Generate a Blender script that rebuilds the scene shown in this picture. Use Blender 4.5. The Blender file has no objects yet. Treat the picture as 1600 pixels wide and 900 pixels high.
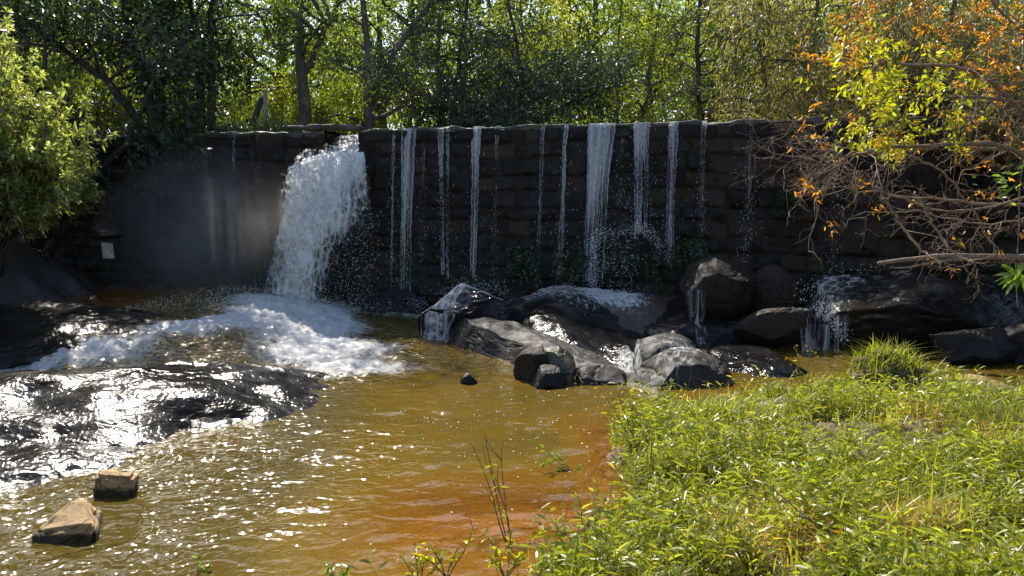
import bpy, math
import numpy as np
from mathutils import Vector, Matrix

# ------------------------------------------------------------------ camera, world, sun, exposure
S = bpy.context.scene
S.render.engine = 'CYCLES'
COL = S.collection
CAM_H = 2.2
PITCH = math.radians(-5.7)
HFOV = math.radians(67)
cam = bpy.data.objects.new('camera', bpy.data.cameras.new('camera'))
COL.objects.link(cam)
cam.location = (0, 0, CAM_H)
cam.rotation_euler = (math.radians(90) + PITCH, 0, 0)
cam.data.sensor_width = 36
cam.data.lens = 18 / math.tan(HFOV / 2)
cam.data.clip_start = 0.05
cam.data.clip_end = 2000
S.camera = cam

SUN_EL, SUN_AZ = 46.0, -21.0          # azimuth from +Y, negative to the left
w = bpy.data.worlds.new('World'); S.world = w; w.use_nodes = True
nt = w.node_tree
sky = nt.nodes.new('ShaderNodeTexSky'); sky.sky_type = 'NISHITA'; sky.sun_disc = False
sky.sun_elevation = math.radians(SUN_EL); sky.sun_rotation = math.radians(SUN_AZ)
nt.links.new(sky.outputs[0], nt.nodes['Background'].inputs[0])
nt.nodes['Background'].inputs[1].default_value = 0.12
sl = bpy.data.lights.new('sun', 'SUN'); sl.energy = 5.0; sl.angle = math.radians(0.5); sl.color = (1, .93, .82)
so = bpy.data.objects.new('sun', sl); COL.objects.link(so)
a, e = math.radians(SUN_AZ), math.radians(SUN_EL)
SD = Vector((math.sin(a) * math.cos(e), math.cos(a) * math.cos(e), math.sin(e)))
so.rotation_euler = (-SD).to_track_quat('-Z', 'Y').to_euler(); so.location = SD * 60
vs = S.view_settings
S.display_settings.display_device = 'sRGB'
vs.view_transform = 'Standard'; vs.look = 'None'; vs.gamma = 1; vs.exposure = 1.0; vs.use_curve_mapping = False
cy = S.cycles
cy.max_bounces = 7; cy.diffuse_bounces = 3; cy.glossy_bounces = 3; cy.transmission_bounces = 4
cy.transparent_max_bounces = 20; cy.volume_bounces = 0
cy.sample_clamp_indirect = 4; cy.sample_clamp_direct = 0
cy.caustics_reflective = False; cy.caustics_refractive = False
cy.use_denoising = True
try:
    cy.denoiser = 'OPENIMAGEDENOISE'; cy.denoising_input_passes = 'RGB_ALBEDO_NORMAL'; cy.denoising_prefilter = 'ACCURATE'
except Exception:
    pass
cy.use_adaptive_sampling = False

# ------------------------------------------------------------------ helpers
RNG = np.random.default_rng(7)
FPX = 800 / math.tan(HFOV / 2)
cp, sp = math.cos(PITCH), math.sin(PITCH)

def P(u, v, d):
    """point seen at photo pixel (u, v) at distance d along +Y"""
    rx, ry, rz = (u - 800) / FPX, 1.0, -(v - 450) / FPX
    y, z = ry * cp - rz * sp, ry * sp + rz * cp
    return np.array([rx * d / y, d, CAM_H + z * d / y])

def on(u, v, z):
    """point seen at photo pixel (u, v) on the level z"""
    q = P(u, v, 1.0); k = (z - CAM_H) / (q[2] - CAM_H)
    return np.array([q[0] * k, k, z])

def hash3(i, j, k, seed=0):
    h = (i.astype(np.int64) * 374761393 + j.astype(np.int64) * 668265263 + k.astype(np.int64) * 2147483647 + seed * 974711) & 0xffffffff
    h = ((h ^ (h >> 13)) * 1274126177) & 0xffffffff
    h = ((h ^ (h >> 15)) * 2246822519) & 0xffffffff
    return ((h ^ (h >> 16)) & 0xffff) / 65535.0

def noise(p, seed=0):
    """value noise, -1..1"""
    p = np.asarray(p, float)
    if p.shape[1] == 2: p = np.c_[p, np.zeros(len(p))]
    f = np.floor(p).astype(np.int64); t = p - f; t = t * t * t * (t * (6 * t - 15) + 10)
    r = 0
    for dx in (0, 1):
        for dy in (0, 1):
            for dz in (0, 1):
                wgt = (t[:, 0] if dx else 1 - t[:, 0]) * (t[:, 1] if dy else 1 - t[:, 1]) * (t[:, 2] if dz else 1 - t[:, 2])
                r = r + wgt * hash3(f[:, 0] + dx, f[:, 1] + dy, f[:, 2] + dz, seed)
    return r * 2 - 1

def fbm(p, oct=4, seed=0, gain=.5):
    p = np.asarray(p, float); r = 0; a = 1
    for o in range(oct):
        r = r + a * noise(p * 2.03 ** o + o * 17.3, seed + o); a *= gain
    return r

def sst(x, a=0., b=1.):
    t = np.clip((x - a) / (b - a), 0, 1); return t * t * (3 - 2 * t)

def mesh(name, V, F, mat=None, attrs=None, smooth=True, uv=None):
    """F: list of face arrays (each Mx3 or Mx4)"""
    V = np.asarray(V, np.float32)
    if isinstance(F, np.ndarray): F = [F]
    F = [np.asarray(f, np.int32) for f in F if len(f)]
    m = bpy.data.meshes.new(name)
    m.vertices.add(len(V)); m.vertices.foreach_set('co', V.ravel())
    li = np.concatenate([f.ravel() for f in F]); tot = np.concatenate([np.full(len(f), f.shape[1], np.int32) for f in F])
    st = np.concatenate([[0], np.cumsum(tot)[:-1]]).astype(np.int32)
    m.loops.add(len(li)); m.loops.foreach_set('vertex_index', li)
    m.polygons.add(len(tot)); m.polygons.foreach_set('loop_start', st); m.polygons.foreach_set('loop_total', tot)
    m.polygons.foreach_set('use_smooth', np.full(len(tot), smooth))
    for k, v in (attrs or {}).items():
        at = m.attributes.new(k, 'FLOAT', 'POINT'); at.data.foreach_set('value', np.asarray(v, np.float32))
    if uv is not None:
        at = m.attributes.new('suv', 'FLOAT_VECTOR', 'POINT')
        at.data.foreach_set('vector', np.c_[uv, np.zeros(len(uv))].astype(np.float32).ravel())
    m.update(calc_edges=True); m.validate()
    if mat: m.materials.append(mat)
    return m

def obj(name, m, parent=None, loc=None, rotz=0, scale=None, **props):
    o = bpy.data.objects.new(name, m); COL.objects.link(o)
    if parent: o.parent = parent
    if loc is not None: o.location = loc
    if rotz: o.rotation_euler = (0, 0, rotz)
    if scale is not None: o.scale = (scale,) * 3 if np.isscalar(scale) else scale
    for k, v in props.items():
        if v: o[k] = v
    return o

def thing(name, label, category, loc=(0, 0, 0), rotz=0, scale=None, group=None):
    o = obj(name, None, None, loc, rotz, scale, label=label, category=category, group=group)
    o.empty_display_size = .2
    return o

def grid_faces(nu, nv):
    i, j = np.meshgrid(np.arange(nu - 1), np.arange(nv - 1), indexing='ij')
    b = (i * nv + j).ravel()
    return np.c_[b, b + nv, b + nv + 1, b + 1]

def box(lo, hi):
    x0, y0, z0 = lo; x1, y1, z1 = hi
    V = np.array([[x0, y0, z0], [x1, y0, z0], [x1, y1, z0], [x0, y1, z0], [x0, y0, z1], [x1, y0, z1], [x1, y1, z1], [x0, y1, z1]], float)
    F = np.array([[0, 3, 2, 1], [4, 5, 6, 7], [0, 1, 5, 4], [1, 2, 6, 5], [2, 3, 7, 6], [3, 0, 4, 7]])
    return V, F

class Geo:
    def __init__(s): s.V = []; s.F3 = []; s.F4 = []; s.A = []; s.n = 0
    def add(s, V, F3=None, F4=None, a=None):
        s.V.append(V)
        if F3 is not None and len(F3): s.F3.append(np.asarray(F3) + s.n)
        if F4 is not None and len(F4): s.F4.append(np.asarray(F4) + s.n)
        s.A.append(np.full(len(V), .5) if a is None else (np.full(len(V), a) if np.isscalar(a) else a)); s.n += len(V)
    def mesh(s, name, mat, smooth=True, attr='tint'):
        F = []
        if s.F3: F.append(np.concatenate(s.F3))
        if s.F4: F.append(np.concatenate(s.F4))
        return mesh(name, np.concatenate(s.V), F, mat, {attr: np.concatenate(s.A)}, smooth)

def tube(g, pts, rad, n=6, a=.5):
    pts = np.asarray(pts, float); k = len(pts)
    rad = np.broadcast_to(np.asarray(rad, float), (k,))
    T = np.gradient(pts, axis=0); T /= np.linalg.norm(T, axis=1)[:, None] + 1e-9
    ref = np.array([0, 0, 1.]) if abs(T[:, 2]).mean() < .8 else np.array([1., 0, 0])
    B = np.cross(T, ref); B /= np.linalg.norm(B, axis=1)[:, None] + 1e-9
    N = np.cross(B, T)
    th = np.arange(n) * 2 * math.pi / n
    V = pts[:, None] + rad[:, None, None] * (np.cos(th)[None, :, None] * B[:, None] + np.sin(th)[None, :, None] * N[:, None])
    V = np.concatenate([V.reshape(-1, 3), pts[-1:] + T[-1:] * rad[-1], pts[:1]])
    i, j = np.meshgrid(np.arange(k - 1), np.arange(n), indexing='ij'); i = i.ravel(); j = j.ravel(); j2 = (j + 1) % n
    F4 = np.c_[i * n + j, i * n + j2, (i + 1) * n + j2, (i + 1) * n + j]
    jj = np.arange(n); e = (k - 1) * n
    F3 = np.r_[np.c_[e + jj, e + (jj + 1) % n, np.full(n, k * n)], np.c_[(jj + 1) % n, jj, np.full(n, k * n + 1)]]
    g.add(V, F3, F4, a)

def unit(v): return v / (np.linalg.norm(v, axis=-1, keepdims=True) + 1e-9)

def wobble(p0, p1, n, amp, rng, sag=0.):
    t = np.linspace(0, 1, n)[:, None]; p0 = np.asarray(p0, float); p1 = np.asarray(p1, float)
    q = p0 + (p1 - p0) * t; L = np.linalg.norm(p1 - p0)
    off = np.zeros((n, 3))
    for k in (1, 2, 3):
        off += rng.normal(0, amp * L / k, 3) * np.sin(t * math.pi * k)
    q = q + off; q[:, 2] += sag * L * np.sin(t[:, 0] * math.pi); return q

def spline(pts, n=24):
    pts = np.asarray(pts, float); t = np.linspace(0, len(pts) - 1, n)
    out = []
    for x in t:
        i = min(int(x), len(pts) - 2); f = x - i
        p0, p1, p2, p3 = pts[max(i - 1, 0)], pts[i], pts[i + 1], pts[min(i + 2, len(pts) - 1)]
        out.append(.5 * (2 * p1 + (p2 - p0) * f + (2 * p0 - 5 * p1 + 4 * p2 - p3) * f * f + (3 * p1 - p0 - 3 * p2 + p3) * f ** 3))
    return np.array(out)

def leaf_arrays(B, D, L, W, rng, droop=.15, tint=None, long=False):
    """leaf blades: base B, direction D, length L, width W -> V, F3, F4, attr"""
    n = len(B); D = unit(D); R = unit(rng.normal(size=(n, 3))); Sd = unit(np.cross(D, R)); N = np.cross(Sd, D)
    L = np.broadcast_to(L, (n,))[:, None]; W = np.broadcast_to(W, (n,))[:, None]
    t = rng.random(n) if tint is None else tint
    if not long:
        fold = (rng.random((n, 1)) - .3) * .35 * W
        a = B; b = B + D * L * .5 + Sd * W * .5 + N * fold; c = B + D * L - np.array([0, 0, 1.]) * L * droop; d = B + D * L * .5 - Sd * W * .5 + N * fold
        V = np.stack([a, b, c, d], 1).reshape(-1, 3); i = np.arange(n)[:, None] * 4
        return V, np.concatenate([i + [0, 1, 2], i + [0, 2, 3]]), None, np.repeat(t, 4)
    z = np.array([0, 0, 1.])
    p1 = B + D * L * .33 - z * L * droop * .15; p2 = B + D * L * .68 - z * L * droop * .5; p3 = B + D * L - z * L * droop
    V = np.stack([B, p1 + Sd * W * .5, p1 - Sd * W * .5, p2 + Sd * W * .4, p2 - Sd * W * .4, p3], 1).reshape(-1, 3); i = np.arange(n)[:, None] * 6
    return V, np.concatenate([i + [0, 1, 2], i + [3, 5, 4]]), i + [1, 3, 4, 2], np.repeat(t, 6)

OCT_V = np.array([[1, 0, 0], [-1, 0, 0], [0, 1, 0], [0, -1, 0], [0, 0, 1], [0, 0, -1]], float)
OCT_F = np.array([[0, 2, 4], [2, 1, 4], [1, 3, 4], [3, 0, 4], [2, 0, 5], [1, 2, 5], [3, 1, 5], [0, 3, 5]])
def drops(C, r, stretch=1.6):
    n = len(C); r = np.broadcast_to(r, (n,))
    sc = r[:, None] * np.array([1, 1, stretch])
    V = (C[:, None] + OCT_V[None] * sc[:, None]).reshape(-1, 3)
    return V, (np.arange(n)[:, None, None] * 6 + OCT_F[None]).reshape(-1, 3)

# ------------------------------------------------------------------ materials
class NT:
    def __init__(s, name):
        s.m = bpy.data.materials.new(name); s.m.use_nodes = True; s.t = s.m.node_tree
        for n in list(s.t.nodes): s.t.nodes.remove(n)
        s.out = s.t.nodes.new('ShaderNodeOutputMaterial')
    def n(s, typ, ins=None, **kw):
        x = s.t.nodes.new(typ)
        for k, v in kw.items(): setattr(x, k, v)
        for k, v in (ins or {}).items(): s.set(x.inputs[k], v)
        return x
    def set(s, sock, v):
        if isinstance(v, bpy.types.NodeSocket): s.t.links.new(v, sock)
        elif isinstance(v, bpy.types.Node): s.t.links.new(v.outputs[0], sock)
        else:
            if isinstance(v, tuple) and len(v) == 3 and sock.type == 'RGBA': v = v + (1,)
            sock.default_value = v
    def attr(s, name): return s.n('ShaderNodeAttribute', attribute_name=name).outputs['Fac']
    def math(s, op, a, b=0., clamp=False):
        x = s.n('ShaderNodeMath', operation=op); x.use_clamp = clamp; s.set(x.inputs[0], a); s.set(x.inputs[1], b); return x.outputs[0]
    def noise(s, scale, detail=3, vec=None, rough=.55, dist=0.):
        x = s.n('ShaderNodeTexNoise', {'Scale': scale, 'Detail': detail, 'Roughness': rough, 'Distortion': dist})
        if vec is not None: s.set(x.inputs['Vector'], vec)
        return x.outputs['Fac']
    def obj(s): return s.n('ShaderNodeNewGeometry').outputs['Position']
    def ramp(s, fac, stops, interp='LINEAR'):
        x = s.n('ShaderNodeValToRGB'); r = x.color_ramp; r.interpolation = interp
        while len(r.elements) < len(stops): r.elements.new(.5)
        for el, (p, c) in zip(r.elements, stops):
            el.position = p; el.color = (c if isinstance(c, tuple) else (c, c, c)) + (1,)
        s.set(x.inputs[0], fac); return x.outputs[0]
    def mixc(s, f, a, b, mode='MIX'):
        x = s.n('ShaderNodeMix', data_type='RGBA', blend_type=mode); s.set(x.inputs[0], f); s.set(x.inputs[6], a); s.set(x.inputs[7], b); return x.outputs[2]
    def maprange(s, v, a, b, c=0., d=1., smooth=True):
        x = s.n('ShaderNodeMapRange', {'Value': v, 'From Min': a, 'From Max': b, 'To Min': c, 'To Max': d})
        x.interpolation_type = 'SMOOTHSTEP' if smooth else 'LINEAR'; return x.outputs[0]
    def mapping(s, vec, scale=(1, 1, 1), loc=(0, 0, 0)):
        return s.n('ShaderNodeMapping', {'Vector': vec, 'Scale': scale, 'Location': loc}).outputs[0]
    def bump(s, h, strength=.5, dist=.02, nrm=None):
        x = s.n('ShaderNodeBump', {'Height': h, 'Strength': strength, 'Distance': dist})
        if nrm is not None: s.set(x.inputs['Normal'], nrm)
        return x.outputs[0]
    def mixs(s, f, a, b):
        x = s.n('ShaderNodeMixShader'); s.set(x.inputs[0], f); s.set(x.inputs[1], a); s.set(x.inputs[2], b); return x.outputs[0]
    def done(s, shader): s.set(s.out.inputs['Surface'], shader); return s.m

def leaf_mat(name, stops, trans=.5, gain=2.2, yellow=(1.0, 1.0, .45), rough=.38, gloss=.5):
    k = NT(name)
    t = k.attr('tint'); r = k.n('ShaderNodeObjectInfo').outputs['Random']
    f = k.math('ADD', t, k.math('MULTIPLY', k.math('SUBTRACT', r, .5), .25), True)
    c = k.ramp(f, stops)
    ct = k.mixc(1., c, tuple(gain * y for y in yellow), 'MULTIPLY')
    d = k.n('ShaderNodeBsdfPrincipled', {'Base Color': c, 'Roughness': rough, 'Specular IOR Level': gloss})
    tr = k.n('ShaderNodeBsdfTranslucent', {'Color': ct})
    return k.done(k.mixs(trans, d.outputs[0], tr.outputs[0]))

M = {}
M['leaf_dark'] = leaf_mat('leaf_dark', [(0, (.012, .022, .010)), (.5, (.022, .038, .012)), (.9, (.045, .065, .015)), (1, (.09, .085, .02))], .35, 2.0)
M['leaf_mid'] = leaf_mat('leaf_mid', [(0, (.04, .065, .012)), (.5, (.075, .105, .018)), (1, (.16, .175, .026))], .55, 3.3)
M['leaf_light'] = leaf_mat('leaf_light', [(0, (.055, .08, .012)), (.5, (.10, .125, .018)), (1, (.19, .185, .025))], .6, 3.2)
M['leaf_blue'] = leaf_mat('leaf_blue', [(0, (.02, .035, .025)), (.6, (.035, .055, .035)), (1, (.06, .08, .04))], .3, 1.6)
M['leaf_olive'] = leaf_mat('leaf_olive', [(0, (.07, .07, .025)), (.5, (.12, .115, .04)), (1, (.20, .175, .07))], .5, 2.6)
M['leaf_bush'] = leaf_mat('leaf_bush', [(0, (.08, .105, .03)), (.5, (.18, .20, .06)), (1, (.34, .34, .15))], .55, 2.6, (1, 1, .5), rough=.32, gloss=1.)
M['leaf_orange'] = leaf_mat('leaf_orange', [(0, (.26, .11, .012)), (.5, (.40, .19, .018)), (1, (.48, .30, .025))], .5, 1.8, (1, .9, .5))
M['leaf_yellow'] = leaf_mat('leaf_yellow', [(0, (.13, .17, .012)), (.5, (.26, .27, .015)), (.85, (.32, .28, .02)), (1, (.4, .2, .02))], .55, 1.9, (1, 1, .4))
M['leaf_bright'] = leaf_mat('leaf_bright', [(0, (.08, .14, .015)), (1, (.16, .24, .03))], .5, 2.2)
M['grass'] = leaf_mat('grass_blade', [(0, (.08, .10, .010)), (.4, (.165, .20, .018)), (.72, (.32, .32, .05)), (.86, (.33, .23, .06)), (1, (.36, .22, .09))], .45, 2.0, (1, 1, .4), .4, .55)
M['fern'] = leaf_mat('fern_frond', [(0, (.012, .03, .012)), (1, (.03, .06, .02))], .3, 1.6, rough=.25, gloss=.8)
M['flower'] = leaf_mat('seed_head', [(0, (.35, .18, .03)), (1, (.5, .32, .05))], .3, 1.5, (1, .9, .5))

def bark_mat(name, c1, c2, scale=14, rough=.85):
    k = NT(name); p = k.mapping(k.obj(), (scale, scale, scale * .22))
    f = k.noise(1, 5, p); c = k.ramp(f, [(.3, c1), (.7, c2)])
    c = k.mixc(k.maprange(k.noise(.9, 3, k.obj()), .55, .7), c, tuple(x * 1.5 + .01 for x in c2))
    return k.done(k.n('ShaderNodeBsdfPrincipled', {'Base Color': c, 'Roughness': rough, 'Normal': k.bump(f, .8, .02)}).outputs[0])
M['bark_dark'] = bark_mat('bark_dark', (.018, .014, .010), (.06, .048, .035))
M['bark_grey'] = bark_mat('bark_grey', (.05, .042, .034), (.15, .125, .10))
M['bark_pale'] = bark_mat('bark_pale', (.11, .08, .055), (.27, .20, .14), 30)
M['twig'] = bark_mat('twig_bark', (.10, .065, .042), (.26, .18, .12), 40)
M['dry_stem'] = bark_mat('dry_stem', (.05, .03, .018), (.14, .09, .045), 60)
M['green_stem'] = bark_mat('green_stem', (.07, .08, .02), (.13, .13, .03), 60)
M['post'] = bark_mat('post_wood', (.14, .12, .10), (.30, .27, .23), 20)

def rock_mat(name, dark, light, rough=(.18, .5), spec=.6, moss=0., scale=1., fine=1., wet=False):
    k = NT(name); p = k.obj()
    big = k.noise(1.3 * scale, 5, p, .6); mid = k.noise(7 * scale, 5, p, .65); fin = k.noise(70 * scale, 3, p, .6)
    f = k.math('ADD', k.math('MULTIPLY', big, .6), k.math('MULTIPLY', mid, .4))
    c = k.ramp(f, [(.32, dark), (.68, light)])
    c = k.mixc(k.maprange(fin, .56, .7, 0, .5), c, tuple(min(1, x * 2.2 + .01) for x in light))
    if moss:
        c = k.mixc(k.math('MULTIPLY', k.maprange(k.noise(3.1, 4, p), .45, .62), moss), c, (.045, .055, .012))
    h = k.math('ADD', k.math('ADD', k.math('MULTIPLY', big, .5), k.math('MULTIPLY', mid, .35)), k.math('MULTIPLY', fin, .16 * fine))
    ck = k.maprange(k.math('ABSOLUTE', k.math('SUBTRACT', k.noise(1.7 * scale, 4, k.mapping(p, (1, 1, 1.8)), .55, .6), .5)), 0., .014, 1., 0.)
    c = k.mixc(k.math('MULTIPLY', ck, .7), c, (.003, .003, .003)); h = k.math('SUBTRACT', h, k.math('MULTIPLY', ck, .25))
    if wet: wz = k.maprange(k.n('ShaderNodeSeparateXYZ', {0: p}).outputs[2], .075, .03); c = k.mixc(wz, c, (.035, .022, .010))
    r = k.maprange(mid, .3, .7, rough[0], rough[1])
    return k.done(k.n('ShaderNodeBsdfPrincipled', {'Base Color': c, 'Roughness': r, 'Specular IOR Level': spec, 'Normal': k.bump(h, .9, .05)}).outputs[0])
M['wet_rock'] = rock_mat('wet_rock', (.004, .0035, .0035), (.014, .012, .011), (.35, .6), .22)
M['slick_rock'] = rock_mat('slick_rock', (.004, .0035, .0035), (.014, .012, .011), (.25, .5), .2, fine=1.)
M['damp_rock'] = rock_mat('damp_rock', (.007, .006, .0055), (.032, .027, .023), (.45, .75), .25)
M['brown_rock'] = rock_mat('brown_rock', (.006, .004, .003), (.026, .016, .011), (.5, .8), .2)
M['moss_rock'] = rock_mat('moss_rock', (.016, .014, .010), (.06, .05, .035), (.3, .6), .5, .9)
def film_mat():
    k = NT('water_washed_bedrock'); p = k.obj()
    big = k.noise(1.1, 5, p, .6); mid = k.noise(6, 4, p, .6)
    c = k.ramp(k.math('ADD', k.math('MULTIPLY', big, .6), k.math('MULTIPLY', mid, .4)), [(.35, (.005, .0045, .0045)), (.65, (.02, .017, .015))])
    gr = k.noise(90, 2, p, .6); r1 = k.noise(3.4, 2, k.mapping(p, (1, 1.5, 1)), .5, 1.2); r2 = k.noise(12, 1, k.mapping(p, (1.3, 1, 1)), .5, .8); r3 = k.noise(34, 1, p)
    h = k.math('ADD', k.math('MULTIPLY', r1, .6), k.math('ADD', k.math('MULTIPLY', r2, .28), k.math('MULTIPLY', r3, .07)))
    return k.done(k.n('ShaderNodeBsdfPrincipled', {'Base Color': c, 'Roughness': k.maprange(big, .35, .65, .11, .26), 'Specular IOR Level': k.maprange(k.noise(2.3, 4, p), .42, .6, .05, .34), 'Normal': k.bump(k.math('ADD', h, k.math('MULTIPLY', gr, .05)), 1., .036)}).outputs[0])
M['film_rock'] = film_mat()
M['sandstone'] = rock_mat('sandstone', (.21, .125, .05), (.42, .28, .13), (.6, .85), .3, 0, 2.2, 1., True)
M['pale_block'] = rock_mat('pale_block', (.28, .27, .24), (.5, .48, .44), (.6, .8), .3, 0, 2)

def masonry_mat():
    k = NT('wet_masonry'); p = k.obj()
    t = k.attr('tint'); j = k.attr('joint')
    c = k.ramp(t, [(0, (.008, .0062, .005)), (.4, (.014, .0105, .0082)), (.75, (.022, .0155, .0115)), (1, (.042, .026, .0175))])
    n1 = k.noise(3, 5, p); n2 = k.noise(18, 4, p)
    c = k.mixc(.55, c, k.ramp(n1, [(.3, (.3, .3, .3)), (.7, (1.2, 1.15, 1.1))]), 'MULTIPLY')
    c = k.mixc(.5, c, k.ramp(n2, [(.3, (.5, .5, .5)), (.7, (1.3, 1.3, 1.3))]), 'MULTIPLY')
    streak = k.noise(1, 4, k.mapping(p, (2.2, 2.2, .25)))
    c = k.mixc(k.maprange(streak, .50, .66, 0, .6), c, (.014, .014, .010))
    c = k.mixc(k.math('MULTIPLY', j, .75), c, (.012, .010, .008))
    low = k.math('MULTIPLY', k.maprange(k.n('ShaderNodeSeparateXYZ', {0: p}).outputs[2], 1.9, .5), k.maprange(n1, .4, .6))
    c = k.mixc(k.math('MULTIPLY', low, .7), c, (.014, .022, .009))
    h = k.math('ADD', k.math('MULTIPLY', n2, .6), k.math('MULTIPLY', k.noise(60, 3, p), .3))
    return k.done(k.n('ShaderNodeBsdfPrincipled', {'Base Color': c, 'Roughness': k.maprange(n1, .3, .7, .45, .8), 'Specular IOR Level': .22, 'Normal': k.bump(h, .9, .03)}).outputs[0])
M['masonry'] = masonry_mat()

def coping_mat():
    k = NT('mossy_coping'); p = k.obj(); n = k.noise(6, 5, p); m = k.noise(2.2, 4, p)
    c = k.ramp(n, [(.3, (.02, .016, .013)), (.7, (.075, .062, .048))])
    c = k.mixc(k.maprange(m, .45, .6), c, (.035, .04, .012))
    return k.done(k.n('ShaderNodeBsdfPrincipled', {'Base Color': c, 'Roughness': .6, 'Normal': k.bump(n, .8, .03)}).outputs[0])
M['coping'] = coping_mat()

def ground_mat():
    k = NT('ground_earth'); p = k.obj()
    bed = k.attr('bed'); rock = k.attr('rock'); path = k.attr('path')
    n = k.noise(2.0, 5, p); f = k.noise(28, 4, p)
    soil = k.ramp(k.math('ADD', k.math('MULTIPLY', n, .5), k.math('MULTIPLY', f, .5)), [(.35, (.035, .024, .014)), (.6, (.11, .075, .042)), (.75, (.20, .145, .085))])
    pth = k.ramp(f, [(.3, (.17, .10, .055)), (.7, (.36, .24, .14))])
    soil = k.mixc(path, soil, pth)
    sand = k.ramp(k.math('ADD', k.math('MULTIPLY', n, .6), k.math('MULTIPLY', f, .4)), [(.35, (.15, .062, .012)), (.65, (.33, .15, .03))])
    rk = k.ramp(f, [(.3, (.012, .010, .010)), (.7, (.045, .038, .034))])
    c = k.mixc(bed, soil, sand); c = k.mixc(rock, c, rk)
    r = k.maprange(rock, 0, 1, .85, .35)
    return k.done(k.n('ShaderNodeBsdfPrincipled', {'Base Color': c, 'Roughness': r, 'Normal': k.bump(k.math('ADD', f, n), .8, .04)}).outputs[0])
M['ground'] = ground_mat()

def foam_shader(k, nrm=None, col=(.93, .93, .92)):
    d = k.n('ShaderNodeBsdfPrincipled', {'Base Color': col, 'Roughness': .35, 'Specular IOR Level': .5})
    if nrm is not None: k.set(d.inputs['Normal'], nrm)
    t = k.n('ShaderNodeBsdfTranslucent', {'Color': col})
    return k.mixs(.4, d.outputs[0], t.outputs[0])

def water_mat():
    k = NT('stream_water'); p = k.obj()
    dep = k.attr('depth'); fo = k.attr('foam'); ch = k.attr('chop')
    # ripples: long crests plus small chop
    r1 = k.noise(3.2, 1, k.mapping(p, (1, 1.5, 1)), .5, 1.4)
    r2 = k.noise(10, 1, k.mapping(p, (1.25, 1., 1)), .5, .9)
    h = k.math('ADD', k.math('MULTIPLY', r1, .60), k.math('MULTIPLY', r2, .30))
    nrm = k.bump(k.math('MULTIPLY', h, ch), 1., .07)
    # silty water: clear where shallow, tea-brown to olive where deep
    murk = k.ramp(dep, [(0, (.27, .105, .011)), (.35, (.22, .105, .011)), (.68, (.145, .092, .012)), (1, (.085, .062, .013))])
    tcol = k.ramp(dep, [(0, (.97, .88, .68)), (.5, (.8, .6, .26)), (1, (.55, .4, .15))])
    body = k.mixs(k.maprange(dep, 0, .8, .25, .80), k.n('ShaderNodeBsdfTransparent', {'Color': tcol}).outputs[0], k.n('ShaderNodeBsdfDiffuse', {'Color': murk}).outputs[0])
    gl = k.n('ShaderNodeBsdfGlossy', {'Color': (1, 1, 1), 'Roughness': .045, 'Normal': nrm})
    fr = k.n('ShaderNodeFresnel', {'IOR': 1.33, 'Normal': nrm})
    wat = k.mixs(fr.outputs[0], body, gl.outputs[0])
    # foam: lacy clots where the falling water churns the surface
    wv = k.n('ShaderNodeMix', data_type='VECTOR'); k.set(wv.inputs[0], .09)
    k.set(wv.inputs[4], p); k.set(wv.inputs[5], k.n('ShaderNodeTexNoise', {'Scale': 4., 'Detail': 3., 'Vector': p}).outputs['Color'])
    vo = k.n('ShaderNodeTexVoronoi', {'Scale': 9., 'Vector': k.mapping(wv.outputs[1], (1, 1.5, 1))}, feature='DISTANCE_TO_EDGE')
    lace = k.math('SUBTRACT', 1., k.math('MULTIPLY', vo.outputs[0], 2.6), True)
    fl = k.n('ShaderNodeAttribute', attribute_name='suv').outputs['Vector']; stk = k.noise(1, 5, k.mapping(fl, (5.5, 1.0, 1)), .65, .5)
    fn = k.math('ADD', k.math('MULTIPLY', k.noise(7, 6, k.mapping(p, (1, 1.7, 1)), .72), .35), k.math('ADD', k.math('MULTIPLY', stk, .45), k.math('MULTIPLY', lace, .20)))
    mask = k.math('MULTIPLY', k.maprange(k.math('ADD', fn, fo), .84, 1.34), .94)
    fb = k.bump(k.noise(22, 6, p, .75), 1., .04)
    return k.done(k.mixs(mask, wat, foam_shader(k, fb)))
M['water'] = water_mat()

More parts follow.
